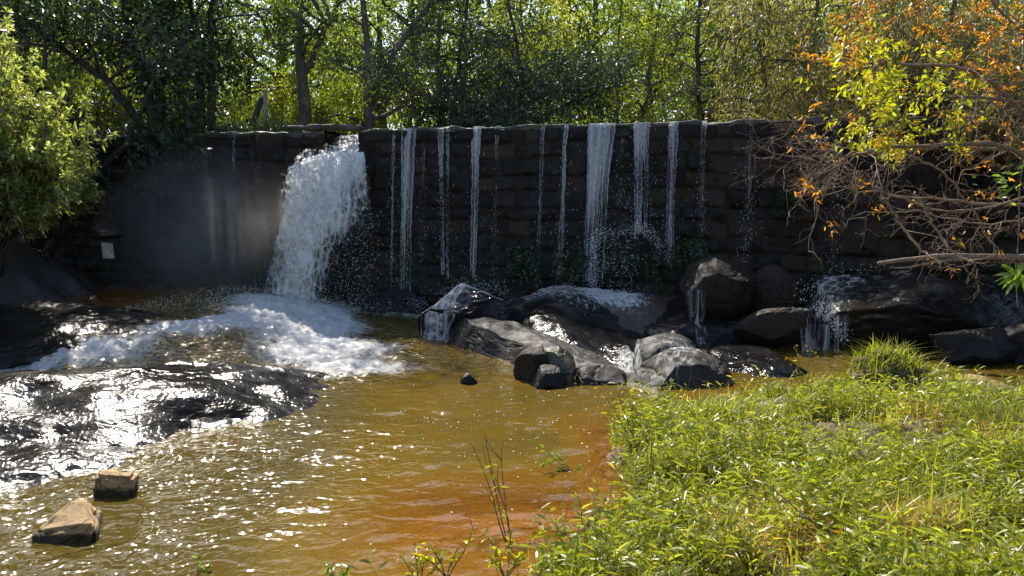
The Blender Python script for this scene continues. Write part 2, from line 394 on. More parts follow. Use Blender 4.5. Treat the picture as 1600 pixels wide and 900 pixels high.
def fall_mat(name, cell=(7, 5), bias=0.):
    """falling white water: 'suv' = metres across, metres along; 'dens' thins it to lace and drops"""
    k = NT(name); uv = k.n('ShaderNodeAttribute', attribute_name='suv').outputs['Vector']; dn = k.attr('dens')
    wv = k.n('ShaderNodeMix', data_type='VECTOR'); k.set(wv.inputs[0], .16)
    k.set(wv.inputs[4], uv); k.set(wv.inputs[5], k.n('ShaderNodeTexNoise', {'Scale': 3.2, 'Detail': 4., 'Vector': uv}).outputs['Color'])
    vo = k.n('ShaderNodeTexVoronoi', {'Scale': 1., 'Vector': k.mapping(wv.outputs[1], (cell[0], cell[1], 1))}, feature='DISTANCE_TO_EDGE')
    vf = k.n('ShaderNodeTexVoronoi', {'Scale': 1., 'Vector': k.mapping(wv.outputs[1], (cell[0] * 2.7, cell[1] * 2.4, 1), (3, 1, 0))}, feature='DISTANCE_TO_EDGE')
    lace = k.math('MAXIMUM', k.math('SUBTRACT', 1., k.math('MULTIPLY', vo.outputs[0], 3.4), True), k.math('MULTIPLY', k.math('SUBTRACT', 1., k.math('MULTIPLY', vf.outputs[0], 3.0), True), .6))
    st = k.noise(1, 5, k.mapping(uv, (15, 1.3, 1)), .68)
    f = k.math('ADD', k.math('MULTIPLY', lace, .22), k.math('ADD', k.math('MULTIPLY', st, .66), k.math('MULTIPLY', k.noise(1, 6, k.mapping(uv, (26, 6, 1)), .75), .34)))
    mask = k.maprange(k.math('ADD', f, dn), .84 - bias, 1.22 - bias)
    bp = k.bump(k.math('ADD', lace, k.noise(1, 6, k.mapping(uv, (22, 8, 1)), .65)), 1., .045)
    col = k.ramp(f, [(.25, (.62, .66, .64)), (.6, (.95, .95, .93))])
    fo = foam_shader(k, bp, col)
    return k.done(k.mixs(mask, k.n('ShaderNodeBsdfTransparent').outputs[0], fo))
M['fall'] = fall_mat('falling_foam')

def veil_mat():
    k = NT('water_veil'); uv = k.n('ShaderNodeAttribute', attribute_name='suv').outputs['Vector']; dn = k.attr('dens')
    st = k.noise(1, 4, k.mapping(uv, (34, .8, 1)), .65); br = k.noise(1, 5, k.mapping(uv, (38, 15, 1)), .75)
    f = k.math('ADD', k.math('MULTIPLY', st, .58), k.math('MULTIPLY', br, .42))
    mask = k.math('MULTIPLY', k.maprange(k.math('ADD', f, dn), .64, 1.12), .68)
    gl = k.n('ShaderNodeBsdfPrincipled', {'Base Color': (.72, .75, .78), 'Roughness': .15, 'Specular IOR Level': .8, 'Normal': k.bump(f, .8, .03)})
    tr = k.n('ShaderNodeBsdfTranslucent', {'Color': (.75, .78, .8)})
    return k.done(k.mixs(mask, k.n('ShaderNodeBsdfTransparent').outputs[0], k.mixs(.45, gl.outputs[0], tr.outputs[0])))
M['veil'] = veil_mat()
def drop_mat():
    k = NT('water_drops'); return k.done(foam_shader(k, None, (.86, .88, .9)))
M['drop'] = drop_mat()

# ------------------------------------------------------------------ layout: dam line, banks, terrain
DA = np.array([-10.6, 18.4]); DB = np.array([10.6, 13.75])     # foot line of the dam's front face
DU = (DB - DA) / np.linalg.norm(DB - DA); DN = np.array([DU[1], -DU[0]])   # DN points to the camera
DLEN = np.linalg.norm(DB - DA); TOP = 3.93

def dam_u(u):
    """metres along the dam where the photo column u meets its face"""
    r = np.array([(u - 800) / FPX, 1.0]); A = np.array([[r[0], -DU[0]], [r[1], -DU[1]]])
    return np.linalg.solve(A, DA)[1]
def dam_p(s, off=0., z=0.): q = DA + DU * s + DN * off; return np.array([q[0], q[1], z])

def poly_sd(x, y, poly):
    """signed distance, positive inside"""
    d = np.full(x.shape, 1e9); ins = np.zeros(x.shape, bool); n = len(poly)
    for i in range(n):
        ax, ay = poly[i]; bx, by = poly[(i + 1) % n]
        ex, ey = bx - ax, by - ay; t = np.clip(((x - ax) * ex + (y - ay) * ey) / (ex * ex + ey * ey), 0, 1)
        d = np.minimum(d, np.hypot(x - ax - t * ex, y - ay - t * ey))
        c = ((ay > y) != (by > y)) & (x < (bx - ax) * (y - ay) / (by - ay + 1e-12) + ax); ins ^= c
    return np.where(ins, d, -d)
RB = [(-9, 1.2), (-3.4, 2.9), (-1.2, 3.6), (.0, 4.3), (.7, 4.9), (1.0, 5.5), (.85, 6.5), (1.0, 7.6), (1.35, 8.1), (2.2, 8.7), (3.0, 9.1), (4.2, 9.2), (5.2, 9.0),
      (6.4, 8.7), (8.2, 9.1), (9.6, 10.8), (10.2, 13.9), (60, 13), (60, -30), (-9, -30)]
LB = [(-10.2, 18.6), (-8.6, 16.9), (-7.9, 15.6), (-8.4, 13.6), (-9.8, 11.5), (-12, 9), (-16, 5), (-22, -6), (-60, -6), (-60, 20)]

def G(x, y):
    x = np.asarray(x, float); y = np.asarray(y, float); q = np.c_[x.ravel(), y.ravel()]
    n1 = fbm(q * .9, 4, 3).reshape(x.shape); n2 = fbm(q * 3.1, 3, 9).reshape(x.shape)
    sr = poly_sd(x, y, RB) + .22 * n1 + .10 * n2; sl_ = poly_sd(x, y, LB) + .2 * n1
    z = -.42 + .05 * n1
    z = z + .30 * sst(-np.hypot((x - .45) / 2.3, (y - 5.2) / 2.0), -1.15, -.15)          # orange sandbar by the bank
    z = z - .20 * sst(x, -1.2, -3.0)
    z = z + 1.0 * sst(y, 11.2, 14.2) * sst(x, -2.2, .6) * (1 - .15 * sst(x, 3, 5)) + .04 * n2 * sst(y, 10, 12)
    z = z + .62 * sst(y, 10.0, 14.5) * sst(x, -5.0, -7.0) + (.42 + .10 * n2) * sst(y, 12.9, 14.6) * sst(x, -5.3, -6.3)
    z = np.where(sr > -.6, np.maximum(z, -.30 + .44 * sst(sr, -.5, .6) + .04 * n2 * (sr > 0) + .34 * sst(sr, .5, 3.6)), z)
    z = z + 3.2 * sst(sr, .8, 6) * sst(x, 7.6, 12.5) * sst(y, 8, 12)
    z = np.where(sl_ > -.8, np.maximum(z, -.4 + 1.75 * sst(sl_, -.6, 1.6) + .05 * n2), z)
    z = z + 2.2 * sst(sl_, 1.2, 4.5) * sst(y, 8, 15)
    off = (x - DA[0]) * (-DN[0]) + (y - DA[1]) * (-DN[1])                                 # metres behind the dam face
    bk = sst(off, .35, .95)
    hill = 3.70 + .04 * n1 + .07 * np.clip(off - 14, 0, 60) + .10 * np.clip(off - 40, 0, 200)
    hill = hill - 1.1 * sst(x, -5.6, -3.6) * sst(x, 9.5, 7.5) * sst(off, 16., 11.)
    return z * (1 - bk) + hill * bk, sr, sl_, off

# ------------------------------------------------------------------ ground sheet
def axis(lo, hi, f0, f1, step, grow=1.22):
    a = list(np.arange(f0, f1 + 1e-6, step)); s = step
    while a[-1] < hi: s *= grow; a.append(min(a[-1] + s, hi))
    s = step; b = []
    x = f0
    while x > lo: s *= grow; x = max(x - s, lo); b.append(x)
    return np.array(b[::-1] + a)
gx = axis(-400, 400, -11, 11, .09); gy = axis(-60, 600, 2.5, 19.5, .09)
X, Y = np.meshgrid(gx, gy, indexing='ij'); Z, sr, sl_, off = G(X, Y)
bed = sst(-sr, -.25, .12) * sst(-sl_, -.2, .2) * (off < .3)
rockm = sst(Y, 9.6, 11.5) * (off < .4) * np.maximum(sst(-sr, -.3, .2), 0) * .95
rockm = np.maximum(rockm, sst(sl_, -1.2, -.1) * sst(sl_, 1.4, .3) * (off < .4) * .9)
path = sst(sr, .4, 1.0) * sst(X, 4.3, 5.6) * sst(Y, 7.3, 8.3) * (off < .3)
obj('ground', mesh('ground', np.c_[X.ravel(), Y.ravel(), Z.ravel()], grid_faces(len(gx), len(gy)), M['ground'],
    {'bed': bed.ravel(), 'rock': rockm.ravel(), 'path': path.ravel()}), kind='structure')

# ------------------------------------------------------------------ stream water
PL = np.array([-4.35, 15.3])            # where the big fall lands
def water_h(x, y, bumps=True):
    q = np.c_[x.ravel(), y.ravel()]
    left = sst(x, -2.6, -5.4) * sst(y, 9.9, 11.2)
    base = .42 * left * sst(y, 9.2, 12.6) + .10 * sst(y, 13.3, 15.2) * sst(x, -1.2, -2.5)
    pd = np.hypot((x - PL[0]) / 1.35, (y - PL[1] + .2) / 1.0)
    churn = np.exp(-pd ** 2 * .75)
    jet = np.exp(-(((x - (PL[0] + (15.3 - y) * .46)) / 1.3) ** 2)) * sst(y, 9.2, 11.2) * sst(y, 16, 13.5)
    lef = np.exp(-((y - np.interp(x, [-12, -9, -6.6, -5.4, -4.6, -3.8], [9.3, 9.7, 10.6, 11.6, 13.2, 14.6])) / 1.0) ** 2) * sst(x, -3.0, -4.6)
    rap = np.exp(-((y - np.interp(x, [-9, -6, -4.9, -4.0], [4.0, 5.3, 6.1, 7.2])) / .55) ** 2) * sst(x, -3.4, -4.4)
    patch = .17 * fbm(q * np.array([.9, 1.3]), 3, 77).reshape(x.shape)
    foam = np.clip(churn * .74 + jet * .60 + lef * (.60 - .16 * sst(x, -6, -8.5)) + rap * .34 + .30 * np.exp(-((x + 4.2) / 1.9) ** 2 - ((y - 12.0) / 1.7) ** 2) + patch, 0, .9)
    foam = np.maximum(foam, .50 * np.exp(-((x + 4.0) / 2.0) ** 2 - ((y - 14.3) / 1.2) ** 2) + patch)
    foam = np.maximum(foam, .52 * np.exp(-((y - 15.7 - (x + 2) * -.2) / .6) ** 2) * sst(x, -.9, -1.6) * sst(x, -6.5, -5))
    foam = foam + .10 * np.exp(-((x + 1.2) / 1.6) ** 2 - ((y - 12.6) / 2.4) ** 2)
    sh = (x.shape)
    z = base
    if bumps:
        r = (1 - np.abs(fbm(q * np.array([1.5, 2.2]), 4, 21, .6))).reshape(sh)
        f2 = fbm(q * 6.5, 4, 31, .6).reshape(sh)
        amp = np.clip(foam, 0, 1)
        f3 = fbm(q * 15, 3, 37, .6).reshape(sh)
        z = z + amp * (.12 * (r - .55) + .035 * f2 + .018 * f3) + churn * .04
        wv = fbm(q * np.array([1.3, 2.6]), 3, 41).reshape(sh); w2 = fbm(q * np.array([4.5, 7.5]), 2, 51).reshape(sh)
        z = z + (.012 * wv + .0065 * w2) * sst(y, 2, 6)
    return z, foam
wx = axis(-40, 13, -9.5, 6.0, .045, 1.12); wy = np.concatenate([np.arange(2.2, 9, .04), np.arange(9, 18.2, .05)])
X, Y = np.meshgrid(wx, wy, indexing='ij'); Z, foam = water_h(X, Y)
offw = (X - DA[0]) * (-DN[0]) + (Y - DA[1]) * (-DN[1])
gz = G(X, Y)[0]
depth = np.clip((Z - gz) / .52, 0, 1)
chop = .75 + .35 * fbm(np.c_[X.ravel(), Y.ravel()] * .7, 3, 61).reshape(X.shape) + .5 * sst(Y, 9, 12) * sst(X, -1, -3) 
chop = np.clip(chop, .25, 1.6) * (1 - .68 * sst(X + .12 * (Y - 8), -2.9, -.4) * sst(Y, 12.5, 10.5)) * (1 + .25 * sst(X, -1.2, -2.6))
F = grid_faces(len(wx), len(wy)); keep = (offw.ravel() < .12)
F = F[keep[F].all(1)]
obj('water', mesh('water', np.c_[X.ravel(), Y.ravel(), Z.ravel()], F, M['water'], {'depth': depth.ravel(), 'foam': foam.ravel(), 'chop': chop.ravel()}, True,
    np.c_[3 * np.arctan2(X - PL[0], -(Y - PL[1] - .4)).ravel(), np.hypot(X - PL[0], Y - PL[1]).ravel()]), kind='structure')
# impounded water behind the dam
V, Fb = box((-30, 0, -.02), (30, 1, 0))
rx = np.linspace(-7, 10.2, 60); ry = np.linspace(0.75, 17, 50)
A_, B_ = np.meshgrid(rx, ry, indexing='ij'); s_ = (A_ - DA[0]) / DU[0]
q0 = DA[None, None] + DU * s_[..., None] - DN * B_[..., None]
zz = TOP - .02 + .006 * fbm(q0.reshape(-1, 2) * 2, 3, 5)
obj('reservoir_water', mesh('reservoir_water', np.c_[q0.reshape(-1, 2), zz], grid_faces(60, 50), M['water'],
    {'depth': np.full(3000, .9), 'foam': np.zeros(3000), 'chop': np.full(3000, .35)}), kind='structure')

# ------------------------------------------------------------------ the dam
dam = thing('stone_dam_wall', 'dark wet dam wall of squared stone blocks with a notch in its crest', 'dam wall', dam_p(DLEN / 2))
N0, N1, NZ = dam_u(513), dam_u(567), 3.46
rg = np.random.default_rng(4)
step = .035
su = np.arange(0, DLEN + step, step); sz = np.arange(-.3, TOP - .04, step)
U, Zg = np.meshgrid(su, sz, indexing='ij')
ch_, z0 = [], -.3
while z0 < TOP: hgt = rg.uniform(.24, .38); ch_.append((z0, z0 + hgt)); z0 += hgt
dep = np.zeros(U.shape); tint = np.zeros(U.shape); jnt = np.zeros(U.shape)
wav = .06 * fbm(np.c_[U.ravel() * .7, Zg.ravel() * .7], 2, 71).reshape(U.shape)
for ci, (za, zb) in enumerate(ch_):
    edges = [-rg.uniform(0, 1)]
    while edges[-1] < DLEN: edges.append(edges[-1] + rg.uniform(.28, .85))
    edges = np.array(edges); nb = len(edges)
    zr = Zg + wav; m = (zr >= za) & (zr < zb)
    uu = U[m] + .04 * fbm(np.c_[U[m] * 1.5, Zg[m] * 3], 2, ci); bi = np.clip(np.searchsorted(edges, uu) - 1, 0, nb - 2)
    du = np.minimum(uu - edges[bi], edges[bi + 1] - uu); dz = np.minimum(zr[m] - za, zb - zr[m])
    dj = np.minimum(du, dz); o1 = rg.uniform(-.045, .05, nb); tt = rg.random(nb); gxx = rg.normal(0, .05, nb); gzz = rg.normal(0, .10, nb)
    face = o1[bi] + gxx[bi] * (uu - .5 * (edges[bi] + edges[bi + 1])) + gzz[bi] * (zr[m] - .5 * (za + zb))
    jo = sst(dj, .045, .006); dep[m] = face * (1 - jo) - .055 * jo; tint[m] = tt[bi]; jnt[m] = jo
q = np.c_[U.ravel(), Zg.ravel()]
dep += .045 * fbm(q * 3.2, 4, 81).reshape(U.shape)
fo = .06 + dep + .16 * (1 - Zg / TOP)                       # slight batter
XY = DA + DU * U[..., None] + DN * fo[..., None]
F = grid_faces(len(su), len(sz)); uc = U.ravel()[F].mean(1); zc = Zg.ravel()[F].mean(1)
F = F[~((uc > N0) & (uc < N1) & (zc > NZ))]
tint = np.clip(tint + .12 * fbm(q * .6, 2, 5).reshape(U.shape) + .25 * sst(U, dam_u(1000), dam_u(1200)), 0, 1)
def damobj(name, m): 
    o = obj(name, m, dam); o.matrix_parent_inverse = Matrix.Translation(-Vector(dam.location)); return o
damobj('masonry', mesh('masonry', np.c_[XY.reshape(-1, 2), Zg.ravel()], F[:, ::-1], M['masonry'], {'tint': tint.ravel(), 'joint': jnt.ravel()}))
g = Geo()
for s0, s1, zt in ((0, N0, TOP - .05), (N0 + .003, N1 - .003, NZ), (N1, DLEN, TOP - .05)):
    V, Fq = box((s0, -1.0, -.5), (s1, -.06, zt))
    V = np.array([dam_p(a, b, c) for a, b, c in V]); g.add(V, None, Fq, .4)
damobj('core', g.mesh('core', M['masonry'], False))
g = Geo()
for s0, s1 in ((0, N0), (N1, DLEN)):
    n = int((s1 - s0) / .06); th = np.array([(-1.04, -.02), (-1.04, .045), (-.5, .05), (.02, .045), (.045, .03), (.055, -.02), (.02, -.07)])
    s = np.linspace(s0, s1, n); A_, B_ = np.meshgrid(s, np.arange(7), indexing='ij')
    ofs = th[B_, 0]; hz = TOP - .05 + th[B_, 1]; qq = np.c_[A_.ravel(), ofs.ravel() * 2 + hz.ravel() * 5]
    hz = hz + .032 * fbm(qq * 2.5, 4, 91).reshape(A_.shape); ofs = ofs + .03 * fbm(qq * 3.3, 3, 95).reshape(A_.shape)
    V = np.c_[(DA + DU * A_[..., None] + DN * ofs[..., None]).reshape(-1, 2), hz.ravel()]
    g.add(V, None, grid_faces(n, 7), .5)
damobj('coping', g.mesh('coping', M['coping']))
# ledge under the notch that throws the water forward
V, Fq = box((N0 - .75, .0, NZ - .75), (N1 + .02, .42, NZ - .22)); V = np.array([dam_p(a, b, c) for a, b, c in V])
damobj('spill_ledge', mesh('spill_ledge', V, Fq, M['wet_rock'], None, False))

# ------------------------------------------------------------------ rocks
import bmesh
_bm = bmesh.new(); bmesh.ops.create_icosphere(_bm, subdivisions=6, radius=1); _bm.verts.ensure_lookup_table()
ICO_V = np.array([v.co[:] for v in _bm.verts]); ICO_F = np.array([[v.index for v in f.verts] for f in _bm.faces]); _bm.free()
ROCKS = []
def rock(label, c, r, seed, mat='wet_rock', yaw=0., tilt=(0, 0), planes=10, cut=(.62, .95), rough=.07, name='boulder', cat='boulder', group=None, strata=0., power=1.):
    rg = np.random.default_rng(seed); v = ICO_V.copy()
    v = np.sign(v) * np.abs(v) ** power; 
    for _ in range(planes):
        n = unit(rg.normal(size=3)); d = rg.uniform(*cut); o = np.maximum(v @ n - d, 0); v -= o[:, None] * n * .96
    v -= (v.max(0) + v.min(0)) / 2; v /= (v.max(0) - v.min(0)) / 2
    r = np.array(r, float); nrm = unit(v / r); v = v * r; m = r.min()
    fq = 1.1 / max(m, .25)
    off = (fbm(v * fq * .8 + seed, 2, seed, .4) * .8 - .55 * np.maximum(0, .18 - np.abs(fbm(v * fq * np.array([1., 1., 2.2]) + seed, 3, seed + 9))) / .18) * rough * m + .007 * fbm(v * 9, 4, seed + 3)
    if strata: off += strata * m * (np.abs(((v[:, 2] / m * 2.2 + .5 * fbm(v * 1.2, 2, seed + 5)) % 1) - .5) - .25)
    v = v + nrm * off[:, None]
    R = Matrix.Rotation(yaw, 3, 'Z') @ Matrix.Rotation(tilt[0], 3, 'X') @ Matrix.Rotation(tilt[1], 3, 'Y')
    v = v @ np.array(R).T
    m_ = mesh(name, v, ICO_F, M[mat]); o = obj(name, m_, None, c, label=label, category=cat, group=group)
    ROCKS.append((v + np.array(c), ICO_F)); return o
def slab_px(label, bbox, zb, zt, seed, tall=1., **kw):
    """low slab: front foot seen at the box's lower edge on level zb, back edge at its upper edge on level zt"""
    u0, v0, u1, v1 = bbox; df = on(800, v1, zb)[1]; db = on(800, v0, zt)[1]; d = (df + db) / 2
    a = P(u0, v1, d)[0]; b = P(u1, v1, d)[0]; hz = (zt - zb + .5) / 2 * tall
    kw.setdefault('power', .8); kw.setdefault('name', 'rock_slab'); kw.setdefault('cat', 'rock slab')
    return rock(label, ((a + b) / 2, d, zt - hz), ((b - a) / 2, (db - df) / 2, hz), seed, **kw)
def rk_px(label, bbox, d, ry, seed, sink=.35, **kw):
    """rock filling a photo box at distance d; sink = share of its height below the visible foot"""
    u0, v0, u1, v1 = bbox; a = P(u0, (v0 + v1) / 2, d); b = P(u1, (v0 + v1) / 2, d); t = P((u0 + u1) / 2, v0, d)[2]; f = P((u0 + u1) / 2, v1, d)[2]
    h = (t - f) * (1 + sink); rz = h / 2
    return rock(label, ((a[0] + b[0]) / 2, d, t - rz), ((b[0] - a[0]) / 2, ry, rz), seed, **kw)

sl = dict(name='rock_slab', cat='rock slab')
rock('broad low black rock slab sloping into the brown pool, sun glinting off its wet back', (-5.9, 8.0, -.26), (4.7, 2.4, .69), 11, 'film_rock', yaw=.46, tilt=(.0, .02), planes=3, cut=(.88, .97), rough=.17, **sl)
rock('low black shelf of rock at the lower left, awash behind the two tan stone blocks', (-5.0, 6.4, -.17), (2.1, 1.1, .29), 35, 'film_rock', yaw=.35, planes=4, cut=(.85, .97), rough=.14, **sl)
rock('wet black slab between the left bank and the white stream, spotted with sun glints', (-8.4, 12.6, -.06), (3.4, 2.2, .66), 12, 'film_rock', yaw=-.2, tilt=(.06, 0), planes=5, cut=(.75, .97), rough=.1, **sl)
slab_px('round dark rock under the trickles with white water sheeting over its left shoulder', (655, 440, 850, 525), .1, .86, 13, mat='film_rock', planes=9, rough=.10)
slab_px('sloping wet slab running down from the dam foot behind the long mid-stream slab', (800, 452, 1060, 560), .0, .58, 14, mat='film_rock', planes=9, tilt=(.16, .06), cut=(.7, .95), rough=.09)
rock('long dark slab in mid-stream with a dry sunlit patch on its back', (.2, 11.8, -.02), (2.35, .70, .42), 15, 'damp_rock', yaw=-.92, tilt=(.10, .07), planes=9, cut=(.72, .95), rough=.10, power=.85, **sl)
slab_px('rough low end of the mid-stream slab, beside the mossy stones', (900, 556, 1010, 612), -.05, .20, 16, mat='damp_rock', yaw=-.35, tilt=(.05, .06), planes=11, rough=.11)
rk_px('brown angular stone lying against the long slab, next to the mossy one', (800, 540, 872, 592), 10.15, .34, 17, mat='brown_rock', planes=14, cut=(.5, .9))
rk_px('moss green stone at the right of the little stone heap', (845, 544, 902, 600), 9.95, .3, 18, mat='moss_rock', planes=12, cut=(.55, .9))
rk_px('smooth grey stone at the front of the little stone heap, in the water', (830, 570, 884, 610), 9.65, .26, 19, mat='wet_rock', planes=9)
slab_px('flat grey slab overlapping the bigger one in front of it', (985, 512, 1092, 570), .15, .48, 20, mat='damp_rock', tilt=(.05, .06), planes=11, rough=.09)
slab_px('pale sunlit slab tilted towards the grass, its underside in shadow', (978, 535, 1140, 614), 0., .36, 21, mat='damp_rock', yaw=-.35, tilt=(.12, .12), planes=10, cut=(.65, .92), rough=.09)
slab_px('flat dark slab awash just behind the grass', (1085, 530, 1270, 612), -.06, .17, 22, mat='film_rock', yaw=-.25, tilt=(.03, .04), planes=9, rough=.11)
slab_px('sloping dark slab below the boulders at the dam foot', (975, 452, 1270, 552), .0, .60, 23, mat='film_rock', tilt=(.14, .04), planes=9, cut=(.7, .95), rough=.09)
slab_px('low wet shelf filling the gap between the long slab and the pale sunlit slab', (900, 520, 1010, 596), -.05, .16, 36, mat='film_rock', planes=8, rough=.14)
slab_px('low wet ledge at the dam foot between the round rock and the sloping slab', (770, 448, 900, 500), .25, .66, 37, mat='film_rock', planes=8, rough=.14)
rk_px('big brown boulder against the dam foot, left of its smaller twin', (1064, 403, 1182, 480), 13.2, .6, 24, mat='brown_rock', planes=12, cut=(.6, .92))
rk_px('smaller dark boulder wedged between the big brown boulder and the fall on the right', (1168, 414, 1250, 476), 13.1, .5, 25, mat='brown_rock', planes=12, cut=(.6, .92))
rk_px('long black wedge of rock lying askew below the two boulders', (1145, 478, 1275, 524), 12.3, .35, 26, mat='brown_rock', yaw=.1, tilt=(0, -.22), planes=12, cut=(.5, .9))
rk_px('huge domed black rock under the overhanging branches, water veiling its left end', (1250, 424, 1600, 540), 12.7, 1.0, 27, mat='film_rock', tilt=(0, .05), planes=8, cut=(.72, .96), rough=.09, power=.9, **sl)
rk_px('low glistening rock at the foot of the huge domed rock', (1455, 512, 1590, 562), 11.2, .4, 28, mat='slick_rock', planes=9)
rk_px('low dark rock at the right margin, beside the glistening one', (1560, 505, 1680, 575), 11.2, .5, 29, mat='wet_rock', planes=9)
rk_px('flat tan stone at the water edge behind the grass tussock', (1440, 588, 1600, 640), 9.3, .45, 30, mat='sandstone', planes=6, rough=.06, name='flat_stone', cat='stone')
rk_px('small black stone poking out of the pool left of the stone heap', (718, 582, 746, 604), 9.8, .14, 31, mat='wet_rock', planes=10, name='stone', cat='stone')
rk_px('wet rock under the spray at the foot of the big fall', (560, 452, 668, 500), 16.0, .35, 33, mat='wet_rock', planes=10)
rk_px('half-sunk rock at the lower right of the cascade, behind the flowering weed', (985, 590, 1105, 640), 9.7, .42, 34, mat='slick_rock', planes=9, name='rock_slab', cat='rock slab')

# two quarried blocks in the pool
def hull(name, pts, mat, label, cat, seed, sub=4, amp=.022):
    bm = bmesh.new()
    for p in pts: bm.verts.new(p)
    bmesh.ops.convex_hull(bm, input=bm.verts); bmesh.ops.triangulate(bm, faces=bm.faces)
    bmesh.ops.bevel(bm, geom=bm.edges[:], offset=.03, segments=2, affect='EDGES')
    bmesh.ops.triangulate(bm, faces=bm.faces)
    bmesh.ops.subdivide_edges(bm, edges=bm.edges, cuts=sub, use_grid_fill=True); bmesh.ops.triangulate(bm, faces=bm.faces)
    bm.verts.ensure_lookup_table()
    V = np.array([v.co[:] for v in bm.verts]); Fx = np.array([[v.index for v in f.verts] for f in bm.faces]); bm.normal_update()
    Nn = np.array([v.normal[:] for v in bm.verts]); bm.free()
    V = V + Nn * (amp * fbm(V * 9, 4, seed))[:, None]
    c = V.mean(0); c[2] = V[:, 2].min()
    return obj(name, mesh(name, V - c, Fx, M[mat], None, False), None, c, label=label, category=cat)
def q(u, v, d, k=.925): return P(u, v, d * k)
hull('stone_block', [q(55, 832, 5.40), q(128, 768, 5.75), q(158, 792, 5.85), q(150, 822, 5.38), q(55, 880, 5.36), q(150, 885, 5.36), q(150, 820, 5.95), q(75, 830, 5.8)], 'sandstone',
     'tan wedge-shaped stone block jutting out of the pool with a sunlit slanted top', 'stone block', 3)
hull('stone_block', [q(150, 743, 6.28), q(208, 746, 6.28), q(218, 732, 6.55), q(152, 734, 6.65), q(150, 800, 6.28), q(205, 790, 6.28), q(216, 790, 6.55), q(152, 800, 6.65)], 'sandstone',
     'small flat-topped stone block in the pool with a shaded front, behind the tan wedge', 'stone block', 5)

# ------------------------------------------------------------------ water over things: BVH draping
from mathutils.bvhtree import BVHTree
allV = []; allF = []; n0 = 0
for v, f in ROCKS: allV.append(v); allF.append(f + n0); n0 += len(v)
allV = np.concatenate(allV); allF = np.concatenate(allF)
BV = BVHTree.FromPolygons([tuple(v) for v in allV.tolist()], [tuple(f) for f in allF.tolist()])
def surf_z(x, y):
    h = BV.ray_cast(Vector((x, y, 8)), Vector((0, 0, -1)))[0]
    return h.z if h else -9.
def drape(name, label, pts, width, dens, seed, cat='water film', group=None, lift=.02):
    """a film of water running down over the rocks along pts (x, y)"""
    c = spline([np.array([p[0], p[1], 0]) for p in pts], 46)[:, :2]; t = unit(np.gradient(c, axis=0)); nn = np.c_[-t[:, 1], t[:, 0]]
    sv = np.linspace(-1, 1, 22); gz_ = None
    XY = c[:, None] + nn[:, None] * (sv[None, :, None] * np.linspace(width[0], width[1], 46)[:, None, None])
    zg = G(XY[..., 0], XY[..., 1])[0]; zw = water_h(XY[..., 0], XY[..., 1], False)[0]
    zs = np.array([[max(surf_z(XY[i, j, 0], XY[i, j, 1]), zg[i, j], zw[i, j] - .03) for j in range(22)] for i in range(46)])
    for _ in range(2):
        zs[1:-1] = np.maximum(zs[1:-1], (zs[:-2] + zs[1:-1] + zs[2:]) / 3)
    q = np.c_[XY.reshape(-1, 2), zs.ravel()]; zs = zs + lift + .025 * np.maximum(fbm(q * 7, 3, seed).reshape(zs.shape), -.4)
    V = np.c_[XY.reshape(-1, 2), zs.ravel()]
    seg = np.r_[0, np.cumsum(np.linalg.norm(np.diff(np.c_[c, zs[:, 11]], axis=0), axis=1))]
    uv = np.c_[np.tile(sv * width[1], 46), np.repeat(seg, 22)]
    ed = 1 - np.abs(sv)[None] ** 2.5; al = np.sin(np.linspace(.12, 1, 46) * math.pi * .93)[:, None] ** .5
    dn = .16 + (np.array(np.interp(np.linspace(0, 1, 46), np.linspace(0, 1, len(dens)), dens))[:, None] + .35 * (ed - 1) + .25 * (al - 1)).ravel()
    return obj(name, mesh(name, V, grid_faces(46, 22), M['fall'], {'dens': dn}, True, uv), None, label=label, category=cat, group=group)

def pxy(u, v, d): p = P(u, v, d); return (p[0], p[1])
drape('cascade', 'white water sheeting over the left shoulder of the round dark rock', [pxy(775, 445, 14.25), pxy(725, 450, 13.9), pxy(692, 480, 13.4), pxy(676, 520, 12.9)], (.5, .42), [.40, .36, .30, .3], 1)
drape('cascade', 'pale spray line on the wet slab edge beside the foot of the widest trickle', [pxy(930, 455, 14.7), pxy(960, 472, 14.2), pxy(985, 485, 13.7), pxy(990, 505, 13.1)], (.55, .6), [.52, .45, .2, .05], 2)
drape('cascade', 'thin film of water sliding down the middle of the wet slab', [pxy(850, 450, 14.6), pxy(900, 490, 13.9), pxy(905, 545, 13)], (.8, .9), [.30, .12, .05], 3)
drape('cascade', 'small white runnel between the mid-stream slab and the pale sunlit slab', [pxy(975, 560, 11.6), pxy(978, 580, 11.0), pxy(985, 612, 10.2)], (.12, .28), [.26, .24, .28], 4)
drape('cascade', 'narrow white runnel down the sloping slab below the big brown boulder', [pxy(1075, 470, 13.2), pxy(1085, 495, 12.8), pxy(1098, 525, 12.2)], (.12, .2), [.10, .12, .2], 5)
drape('cascade', 'white water tumbling over the left end of the huge domed rock', [pxy(1330, 418, 13.0), pxy(1285, 440, 12.6), pxy(1285, 490, 12.0), pxy(1300, 520, 11.6)], (.6, .45), [.24, .14, .22, .26], 6)
drape('cascade', 'bluish foam streaming between the flat slab and the grass', [pxy(1020, 585, 10.6), pxy(1060, 605, 10.2), pxy(1040, 640, 9.5)], (.3, .55), [.12, .16, .12], 7)

